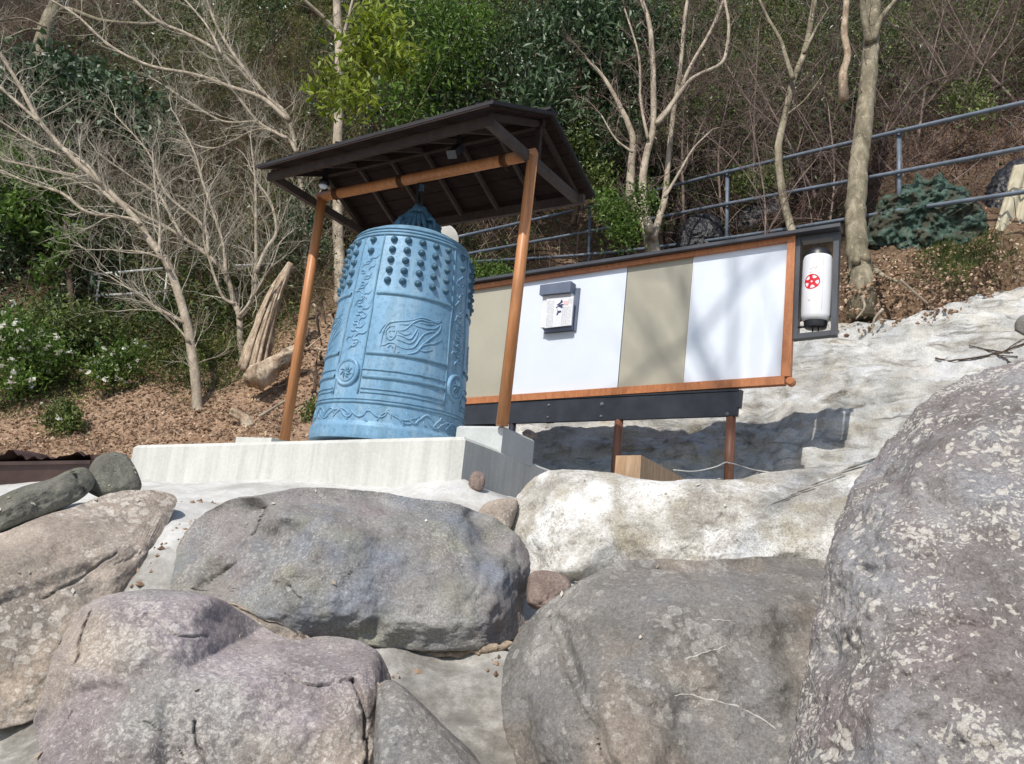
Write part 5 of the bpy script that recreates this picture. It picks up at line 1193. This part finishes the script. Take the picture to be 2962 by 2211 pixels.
tree('bare_tree', 'many stemmed tan tree behind the middle of the notice board', 'tree',
     ([(1414, 570), (1408, 525), (1398, 490), (1378, 450), (1363, 427), (1364, 360), (1367, 297), (1340, 230), (1304, 167), (1270, 130)], 11.2, 12.6, 19, 3),
     [([(1402, 500), (1392, 440), (1389, 390), (1398, 330), (1411, 278), (1412, 180), (1408, 93), (1400, 37), (1378, -20)], 11.0, 12.4, 11, 5), ([(1413, 515), (1425, 470), (1437, 427), (1445, 340), (1456, 241), (1470, 150), (1480, 40), (1490, -20)], 11.1, 12.8, 9, 4), ([(1419, 265), (1463, 208), (1494, 141), (1540, 60), (1564, 0)], 11.4, 12.6, 6, 3.5), ([(1419, 268), (1440, 245), (1492, 174), (1555, 141), (1570, 110), (1575, 54), (1566, 0)], 11.3, 12, 6, 3.5), ([(1400, 300), (1385, 220), (1380, 120), (1350, 20)], 11.5, 12.6, 4, 2), ([(1437, 427), (1470, 370), (1500, 320), (1540, 280)], 11.2, 11.6, 4, 2), ([(1367, 330), (1330, 300), (1300, 250)], 11.4, 11.6, 3, 1.5)],
     'bark_pale', 'twig_brown', 13, .28, .9, 2, 4, TG, ground=False)
tree('bare_tree', 'slender crooked trunk rising behind the right half of the notice board', 'tree',
     ([(1716, 525), (1712, 503), (1694, 434), (1682, 326), (1698, 246), (1714, 176), (1738, 115), (1752, 50), (1765, -30)], 8.5, 10.0, 10, 6.5), [([(1714, 170), (1700, 130), (1687, 87), (1660, 40), (1637, -10)], 9.2, 10, 6, 3), ([(1738, 115), (1765, 60), (1790, 20)], 9.3, 9.8, 4.5, 2), ([(1704, 246), (1740, 215), (1780, 160)], 9, 9.6, 2.5, 1)], 'bark_grey', 'twig_brown', 15, .35, .8, 2, 4, TG)
tree('bare_tree', 'thick grey tan trunk with flaring roots right of the notice board and lantern', 'tree',
     ([(1864, 612), (1858, 575), (1850, 500), (1850, 440), (1856, 360), (1865, 289), (1872, 215), (1879, 145), (1884, 70), (1888, -40)], 9.0, 10.2, 25, 18),
     [([(1878, 95), (1868, 40), (1862, -20)], 9.9, 9.8, 10, 7), ([(1885, 90), (1905, 40), (1945, -10)], 9.9, 9.8, 10, 5)], 'bark_grey', 'twig_brown', 17, .6, .9, 1, 3, TG,
     [([(1868, 560), (1888, 585), (1912, 602), (1940, 612)], 8.98, 8.9, 15, 3), ([(1850, 565), (1836, 590), (1822, 612)], 8.98, 8.9, 13, 4), ([(1862, 590), (1872, 612), (1876, 630)], 8.95, 8.9, 10, 3)])
tree('bare_tree', 'dim thin trunk in the dark shade at the left below the evergreen leaves', 'tree',
     ([(160, 760), (158, 690), (150, 600), (145, 540), (140, 470)], 12.2, 12.8, 8, 5), [([(150, 590), (170, 550), (190, 500)], 12.3, 12.6, 3, 2)], 'bark_dark', None, 19, .4, .6, 1, 2, TG)
tree('hanging_branch', 'broken pale branch hanging from above at the top right', 'branch',
     ([(1821, 158), (1832, 119), (1824, 72), (1828, 30), (1830, -30)], 10.0, 10.0, 9, 7), (), 'stump', None, 23, ground=False)
# thin bare saplings of the right hillside
k_ = 0
SL = ['tall sapling just right of the many stemmed tree', 'sapling rising right of the tan tree behind the fence post', 'tall thin sapling left of the slender crooked trunk behind the fence', 'sapling standing close behind the board left of the slender trunk', 'sapling leaning left from the slender trunk towards the tan tree', 'sapling between the slender trunk and the thick trunk', 'sapling leaning right, just right of the thick trunk', 'sapling leaning far right at the top right corner', 'sapling leaning left over the fence at the right edge', 'sapling at the right edge reaching up left over the top rail', 'sapling sprouting close to the right side of the thick trunk', 'sapling leaning left between the roof and the tan tree', 'short sapling right of the roof corner']
for (x, y, ex, ey, yy, r) in ((1480, 520, 1500, 40, 12, 4), (1560, 480, 1590, 150, 12.8, 3), (1630, 420, 1640, 60, 12.6, 3.5), (1645, 640, 1620, 240, 11.2, 2.5), (1760, 420, 1620, 150, 12.2, 3), (1790, 520, 1790, 230, 10.6, 2.5), (1980, 330, 2040, 20, 11.4, 3.5), (2070, 260, 2180, -20, 11.4, 4), (2140, 300, 1980, 60, 10.8, 3), (2213, 240, 2060, 60, 10.4, 3.5), (1900, 350, 1990, 140, 11.2, 3), (1310, 420, 1240, 120, 13.5, 3), (1280, 470, 1330, 250, 12.6, 3)):
    rs = random.Random(90+k_); mx, my = (x+ex)/2+rs.uniform(-25, 25), (y+ey)/2
    tree('sapling', 'bare brown '+SL[k_], 'sapling', ([(x, y), (mx, my), (ex, ey)], yy, yy+.8, r, 1.2),
         [([(mx, my), (mx+rs.uniform(-90, -30), my-rs.uniform(60, 110)), (mx+rs.uniform(-150, -80), my-rs.uniform(140, 190))], yy+.3, yy+.4, r*.6, 1), ([(lerp(x, mx, .6), lerp(y, my, .6)), (mx+rs.uniform(40, 90), my-rs.uniform(20, 60)), (mx+rs.uniform(100, 170), my-rs.uniform(80, 160))], yy+.2, yy, r*.6, 1)],
         'twig_brown', 'twig_brown', 100+k_, .2, .85, 2, 4, 'thin bare saplings on the right hillside', (), .02, .26); k_ += 1

# ---------------------------------------------------------------- leafy shrubs and trees
leafy('shrub', 'large leaved bluish green shrub at the upper left under the leaning grey trunk', 'shrub', PB(200, 330, 14.6), [B(90, 165, 14.2, 75), B(180, 190, 14.0, 85), B(280, 240, 13.8, 75), B(140, 250, 13.9, 70), B(330, 300, 13.6, 50), B(40, 200, 14.3, 60)], 6500, .17, 'leaf_blue', per=11, clump=.2, asp=.6, seed=31)
leafy('shrub', 'bright green large leaved shrub at the left edge above the dark wood', 'shrub', PB(60, 520, 12.8), [B(20, 370, 12.6, 70), B(80, 420, 12.4, 60), B(20, 470, 12.4, 60), B(110, 500, 12.5, 40)], 3200, .15, 'leaf_bright', per=9, clump=.2, asp=.55, seed=32)
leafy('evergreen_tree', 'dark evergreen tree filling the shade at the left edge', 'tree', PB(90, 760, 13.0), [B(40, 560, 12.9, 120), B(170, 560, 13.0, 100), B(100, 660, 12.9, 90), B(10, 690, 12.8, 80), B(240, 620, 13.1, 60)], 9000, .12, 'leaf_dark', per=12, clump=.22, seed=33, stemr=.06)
leafy('shrub', 'sprig of pale edged leaves beside the dim trunk in the shade', 'shrub', PB(140, 640, 12.0), [B(160, 520, 11.9, 28), B(130, 550, 11.9, 30), B(90, 590, 11.9, 28)], 500, .15, 'leaf_bright', per=7, clump=.1, asp=.5, seed=34, stemr=.012)
leafy('leafy_branch', 'sunlit yellow green leafy branch hanging above the left end of the roof', 'branch', PB(737, 90, 12.2), [B(790, 110, 11.6, 55), B(740, 170, 11.4, 48), B(820, 60, 11.8, 55), B(710, 215, 11.3, 28), B(765, 215, 11.3, 35), B(860, 130, 11.8, 40)], 2100, .19, 'leaf_yellow', per=10, clump=.17, asp=.38, seed=35, stemr=.02, upb=.9)
leafy('evergreen_tree', 'mid green broad leaved tree above the roof, right of the yellow green branch', 'tree', PB(940, 330, 15.0), [B(900, 60, 14.6, 95), B(960, 150, 14.4, 90), B(880, 200, 14.4, 80), B(1000, 60, 14.8, 90), B(930, 270, 14.4, 60)], 7000, .16, 'leaf_bright', per=10, clump=.22, asp=.42, seed=36, stemr=.07)
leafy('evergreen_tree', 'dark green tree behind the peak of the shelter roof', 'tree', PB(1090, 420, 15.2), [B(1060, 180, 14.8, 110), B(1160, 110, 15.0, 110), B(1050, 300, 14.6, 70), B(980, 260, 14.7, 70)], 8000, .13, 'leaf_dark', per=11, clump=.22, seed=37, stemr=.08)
leafy('evergreen_tree', 'tree with long drooping glossy leaves left of the many stemmed trunk', 'tree', PB(1240, 470, 13.6), [B(1170, 190, 13.0, 70), B(1250, 60, 13.4, 110), B(1300, 150, 13.2, 80), B(1130, 230, 12.9, 50), B(1210, 260, 13.0, 60), B(1360, 60, 13.4, 80)], 6500, .20, 'leaf_blue', per=10, clump=.2, asp=.36, seed=38, stemr=.06, upb=.9)
leafy('evergreen_tree', 'dark tree with dense small leaves behind the many stemmed trunk', 'tree', PB(1350, 480, 13.4), [B(1380, 180, 13.2, 100), B(1330, 290, 13.0, 70), B(1440, 100, 13.4, 80), B(1280, 330, 13.0, 50)], 7500, .11, 'leaf_dark', per=12, clump=.2, seed=39, stemr=.06)
leafy('shrub', 'bright green shrub growing round the foot of the many stemmed tree', 'shrub', PB(1360, 530, 11.0), [B(1340, 470, 10.9, 42), B(1385, 435, 10.8, 40), B(1310, 440, 11.1, 30), B(1350, 500, 10.9, 36)], 3600, .075, 'leaf_bright', per=10, clump=.1, seed=40, stemr=.02)
leafy('shrub', 'grey green bush showing below the left end of the roof', 'shrub', PB(640, 620, 12.8), [B(640, 500, 12.8, 50), B(610, 560, 12.6, 45), B(690, 540, 12.9, 40), B(660, 440, 13.2, 45)], 4200, .07, 'leaf_blue', per=10, clump=.13, seed=41, stemr=.025)
leafy('shrub', 'small green bush right of the bell shoulder above the board', 'shrub', PB(1050, 625, 11.6), [B(1040, 590, 11.6, 34), B(1080, 600, 11.6, 28), B(1010, 600, 11.7, 24)], 2200, .07, 'leaf_bright', per=9, clump=.09, seed=42, stemr=.012)
leafy('shrub', 'dark green shrub right of the shelter roof beside the fence end', 'shrub', PB(1260, 440, 13.2), [B(1250, 330, 13.0, 50), B(1290, 390, 12.9, 42), B(1230, 280, 13.2, 44)], 3200, .10, 'leaf_mid', per=10, clump=.14, seed=43, stemr=.025)
leafy('shrub', 'low green shrub behind the fence left of the slender trunk', 'shrub', PB(1640, 440, 12.3), [B(1625, 400, 12.2, 40), B(1665, 385, 12.3, 32)], 1800, .08, 'leaf_mid', per=9, clump=.1, seed=44, stemr=.015)
leafy('shrub', 'thin climbing shrub with small leaves high right of the thick trunk', 'shrub', PB(2080, 270, 11.0), [B(2060, 215, 10.9, 40), B(2110, 240, 10.8, 34), B(2090, 190, 11.0, 30)], 900, .08, 'leaf_mid', per=7, clump=.12, seed=45, stemr=.012)
FG = 'white flowering bushes on the cleared slope'
leafy('flowering_bush', 'white flowering bush at the left edge, the largest of them', 'bush', PB(60, 845, 10.6), [B(40, 740, 10.5, 62), B(100, 760, 10.5, 48), B(40, 810, 10.3, 48), B(20, 700, 10.7, 40)], 5200, .075, 'leaf_bright', per=9, clump=.1, seed=46, group=FG, flowers=60, fsize=.07, stemr=.02)
leafy('flowering_bush', 'white flowering bush left of the bare pale tree', 'bush', PB(245, 840, 10.6), [B(245, 795, 10.5, 42), B(280, 765, 10.6, 34), B(215, 800, 10.5, 30)], 2800, .07, 'leaf_bright', per=9, clump=.09, seed=47, group=FG, flowers=26, fsize=.065, stemr=.018)
leafy('shrub', 'small round dark green shrub alone on the cleared soil', 'shrub', PB(140, 930, 9.7), [B(140, 890, 9.7, 28), B(150, 915, 9.6, 26), B(120, 905, 9.7, 22)], 2000, .065, 'leaf_mid', per=8, clump=.06, seed=48, stemr=.012, flowers=10, fsize=.05)
leafy('shrub', 'low green bush between the flowering bushes in front of the dark wood', 'shrub', PB(170, 790, 11.2), [B(150, 720, 11.3, 60), B(210, 700, 11.4, 50), B(100, 690, 11.5, 50)], 4000, .08, 'leaf_mid', per=10, clump=.14, seed=49, stemr=.02)
leafy('fern', 'small green fern at the foot of the stump', 'fern', PB(600, 880, 9.9), [B(668, 895, 9.6, 18), B(680, 880, 9.6, 14)], 500, .06, 'leaf_mid', per=7, clump=.05, seed=50, stem=False)

# ---------------------------------------------------------------- stumps, log, roots
def woody(name, label, cat, px, y0, y1, r0, r1, mat='stump', seed=1, rough=.22, sides=22, n=26, cutm=None):
    y0 *= KD; y1 *= KD; w = [P(q[0], q[1], y0+(y1-y0)*i/(len(px)-1)) for i, q in enumerate(px)]; pts = spline(w, n)
    rad = [(r0+(r1-r0)*t)/FPX*(y0+(y1-y0)*t) for t in np.linspace(0, 1, n)]
    m = MB(); m.tube(pts, rad, sides)
    for i in range(len(m.v)):
        k = i//sides; c = pts[min(k, n-1)]; p = np.array(m.v[i]); a = (i % sides)/sides*2*pi
        f = 1+rough*(fbm((cos(a)*1.5, sin(a)*1.5, k*.10), 1.0, 4, seed)*1.1+fbm((cos(a)*6, sin(a)*6, k*.05), 1.0, 3, seed+3)*.7); m.v[i] = tuple(c+(p-c)*f)
    return m.build(name, MAT[mat], smooth=True)
o = woody('stump', 'tall broken pale tree stump leaning right beside the bare tree', 'stump', [(545, 800), (558, 745), (575, 690), (592, 640), (612, 600), (628, 570)], 10.6, 10.9, 27, 7, seed=3, rough=.35); tag(o, 'tall broken pale tree stump leaning right beside the bare tree', 'stump')
m = MB(); rs = random.Random(12)
for k in range(16):                  # splintered grain of the stump
    x0 = rs.uniform(522, 572); u_ = (x0-545)/27; L = rs.uniform(.45, 1.0)
    w = [PB(q[0]+u_*wd, q[1], (10.45-.2*(1-u_*u_)*.5)+.3*tt) for q, wd, tt in (((545, 800), 25, 0), ((558, 745), 22, .25), ((575, 690), 18, .5), ((592, 640), 12, .75), ((618, 585-rs.uniform(0, 25)), 7, 1))]
    w = spline(w, 14)[:max(5, int(14*L))]; m.tube(w, list(np.linspace(rs.uniform(.03, .05), .012, len(w))), 6)
q_ = m.build('splinters', MAT['stump'], None); q_.parent = o; q_.location = tuple(ORG[q_.name]-ORG[o.name]); q_['kind'] = 'stuff'
o = woody('log', '', '', [(545, 822), (575, 800), (610, 780), (645, 760)], 10.0, 10.5, 26, 15, seed=7, rough=.35); tag(o, 'short thick pale log lying at the foot of the leaning stump', 'log')
o = woody('stump', '', '', [(538, 925), (528, 905), (512, 895), (498, 890)], 9.3, 9.25, 13, 9, seed=9, rough=.3, n=14); tag(o, 'small dark curved stump with a pale cut end above the platform', 'stump')
rs = random.Random(77)
rt = thing('root_tangle', 'tangle of exposed dark roots and dead wood between the stump and the bell', 'roots', PB(690, 790, 10.4))
for k in range(26):
    x, y = rs.uniform(655, 735), rs.uniform(660, 820); Y = 10.6-(y-660)*.0035; a = rs.uniform(0, 6.3); L = rs.uniform(25, 60)
    pts = [PB(x+L*t*cos(a)+rs.uniform(-8, 8), y+L*t*sin(a)+rs.uniform(-8, 8), Y-.1+rs.uniform(-.12, .12)) for t in (-.6, -.2, .2, .6)]
    MB().tube(spline(pts, 12), list(np.linspace(rs.uniform(.022, .045), .010, 12)), 7).build('root', MAT['bark_dark' if k % 3 else 'stump'], rt)
for pts, lb, r in (([(470, 900), (500, 870), (545, 845)], 'pale fallen branch lying left of the log on the soil', .02), ([(560, 905), (600, 880), (650, 850)], 'pale fallen branch lying between the log and the left shelter post', .024), ([(555, 870), (590, 845), (640, 825)], 'thin fallen branch lying just below the short thick log', .016),
                   ([(648, 890), (672, 862), (700, 838)], 'dead stick propped right of the left shelter post', .018), ([(434, 890), (470, 872), (498, 835), (520, 800)], 'long dead branch leaning from the bare tree foot towards the stump', .022)):
    o = MB().tube(spline([hp(*q)+[0, 0, .03] for q in pts], 12), list(np.linspace(r*1.2, r*.5, 12)), 7).build('fallen_branch', MAT['bark_pale']); tag(o, lb, 'branch', 'fallen branches on the soil')
o = MB()
for pts, r in (([(2020, 775), (2050, 782), (2100, 777), (2160, 765), (2225, 742)], .010), ([(2095, 748), (2130, 758), (2190, 765)], .007), ([(2150, 765), (2170, 775), (2185, 785)], .007), ([(2130, 758), (2160, 770), (2200, 772)], .006), ([(2170, 763), (2200, 742), (2230, 728)], .006)):
    o.tube([w[0]+w[1]*(r+.012) for w in [on_rock(bed, *q) for q in spline(pts, 18)] if w], r*1.15, 6)
o = o.build('twig', MAT['bark_dark']); tag(o, 'dry forked brown twig lying on the pale bedrock', 'twig')
for pts, lb in (([(1945, 605), (1985, 640), (2025, 672)], 'longest thin pale root hanging from the soil, rightmost of three'), ([(1862, 640), (1868, 665), (1850, 690)], 'thin pale root hanging straight under the thick trunk'), ([(1908, 668), (1890, 690), (1884, 720)], 'thin pale root curving down onto the pale bedrock')):
    o = MB().tube(spline([PB(*q, 8.55) for q in pts], 14), list(np.linspace(.024, .010, 14)), 7).build('root', MAT['bark_pale']); tag(o, lb, 'root', 'roots hanging over the bedrock')
# dark netting, sheeting and cloth behind the fence
def mound(name, label, cat, outline, Y, depth, mat, seed, amp):
    return rock(name, label, cat, outline, Y*KD, depth*KD, MAT[mat], None, 2.2, amp, 3.0, (), (), 2, seed, 140, 40, None, .09)
mound('netting', 'heap of faded green netting behind the fence right of the thick trunk', 'netting', [(1866, 530), (1872, 490), (1892, 455), (1912, 425), (1935, 418), (1950, 402), (1972, 398), (1984, 376), (2004, 392), (2030, 374), (2052, 398), (2085, 408), (2098, 432), (2122, 450), (2130, 500), (2080, 545), (1950, 560)], 9.75, .3, 'net', 81, .28)
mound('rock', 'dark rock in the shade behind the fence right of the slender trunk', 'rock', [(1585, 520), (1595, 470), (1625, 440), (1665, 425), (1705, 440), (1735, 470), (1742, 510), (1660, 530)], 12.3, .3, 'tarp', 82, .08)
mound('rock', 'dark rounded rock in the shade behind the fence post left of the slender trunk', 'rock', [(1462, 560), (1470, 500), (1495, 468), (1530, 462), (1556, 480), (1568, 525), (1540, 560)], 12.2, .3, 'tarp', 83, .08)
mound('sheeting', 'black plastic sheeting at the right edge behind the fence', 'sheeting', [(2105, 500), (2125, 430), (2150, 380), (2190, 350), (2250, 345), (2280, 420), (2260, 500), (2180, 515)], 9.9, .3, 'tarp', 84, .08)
m = MB(); nx, ny = 14, 24; A_ = [(2190, 358), (2245, 350), (2215, 500), (2150, 500)]; vs = []
for j in range(ny):
    for i in range(nx):
        u_, w_ = i/(nx-1), j/(ny-1); q = lerp(lerp(A_[0], A_[1], u_), lerp(A_[3], A_[2], u_), w_); vs.append(PB(q[0], q[1], 9.45-.25*w_+.05*sin(u_*11+w_*2)+.02*sin(u_*23)))
fs = [(j*nx+i, j*nx+i+1, (j+1)*nx+i+1, (j+1)*nx+i) for j in range(ny-1) for i in range(nx-1)]
vb = [np.array(p)+np.array([0, .012, 0]) for p in vs]; m.add(vs, fs); m.add(vb, [f[::-1] for f in fs]); o = m.build('cloth', MAT['cloth']); tag(o, 'cream cloth draped over the black sheeting at the right edge', 'cloth')

# soil crumbs and dead leaves on the boulders
q = np.c_[RNG.uniform(-3.2, 2.4, 5200), RNG.uniform(2.6, 5.2, 5200)]; q = q[np.array([fbm((p[0], p[1], 0), 1.6, 3, 6) for p in q]) > .02]
C = np.c_[q, mz(q)]; stuff('grit', 'grit and small stones lying in the mortar joints between the boulders', 'grit', [clods(C, .016)], 'clod')
chips = []
for o in [o for o in COL.objects if o.name.startswith('boulder')]:
    me = o.data; N_ = np.zeros(len(me.vertices)*3); me.vertices.foreach_get('normal', N_); N_ = N_.reshape(-1, 3); Q_ = np.zeros(len(me.vertices)*3); me.vertices.foreach_get('co', Q_); Q_ = Q_.reshape(-1, 3)+ORG[o.name]
    ok = np.where((N_[:, 2] > .45) & (N_[:, 1] < .1))[0]
    if len(ok) > 20:
        for i in RNG.choice(ok, 7 if ORG[o.name][1] > 2.5 else 1): chips.append((Q_[i], N_[i]))
m = MB()
for p, n_ in chips:
    a = RNG.uniform(0, 6.28); x = unit(np.cross(n_, (sin(a), cos(a), .2))); y = np.cross(n_, x); L = RNG.uniform(.008, .02); w_ = L*RNG.uniform(.35, .7)
    m.add([p+n_*.006-x*L, p+n_*.009+y*w_, p+n_*.013+x*L, p+n_*.009-y*w_, p+n_*.004-y*w_*.8, p+n_*.004+y*w_*.8], [(0, 3, 2, 1), (0, 1, 5), (0, 4, 3), (1, 2, 5), (2, 3, 4)])
MAT['chip'] = m_leaf('pale dead leaves', [(.32, .26, .20), (.45, .40, .33), (.58, .54, .47), (.66, .63, .57)], .8, .2, .1)
tag(m.build('leaf_chips', MAT['chip'], smooth=False, org=(0, 3, 1)), 'pale dead leaves and chips scattered on the boulders', 'dead leaves', None, 'stuff')

# ---------------------------------------------------------------- bare tree outside the frame whose branches shade the board
rs = random.Random(5)
bt0 = np.array([-.6, -9.8, 0.]); t = thing('bare_tree', 'tall bare tree whose branches throw soft shadows on the white panels', 'tree', bt0)
pts = spline([bt0-[0, 0, .2], bt0+[-.9, 1.0, 6], bt0+[-2.0, 2.6, 12], bt0+[-3.4, 4.6, 17.5], bt0+[-4.4, 6.0, 20.2]], 24); MB().tube(pts, list(np.linspace(.22, .03, 24)), 14).build('trunk', MAT['bark_grey'], t)
m = MB()
for k in range(26):
    i = rs.randint(16, 23); d = np.array([rs.uniform(-1.1, .8), rs.uniform(-.8, .8), rs.uniform(-.7, .8)]); grow(m, pts[i], d, rs.uniform(1.6, 3.4), .045, 1, rs, 4, .0, .14, 7)
o = m.build('crown', MAT['bark_grey'], t); o['kind'] = 'stuff'
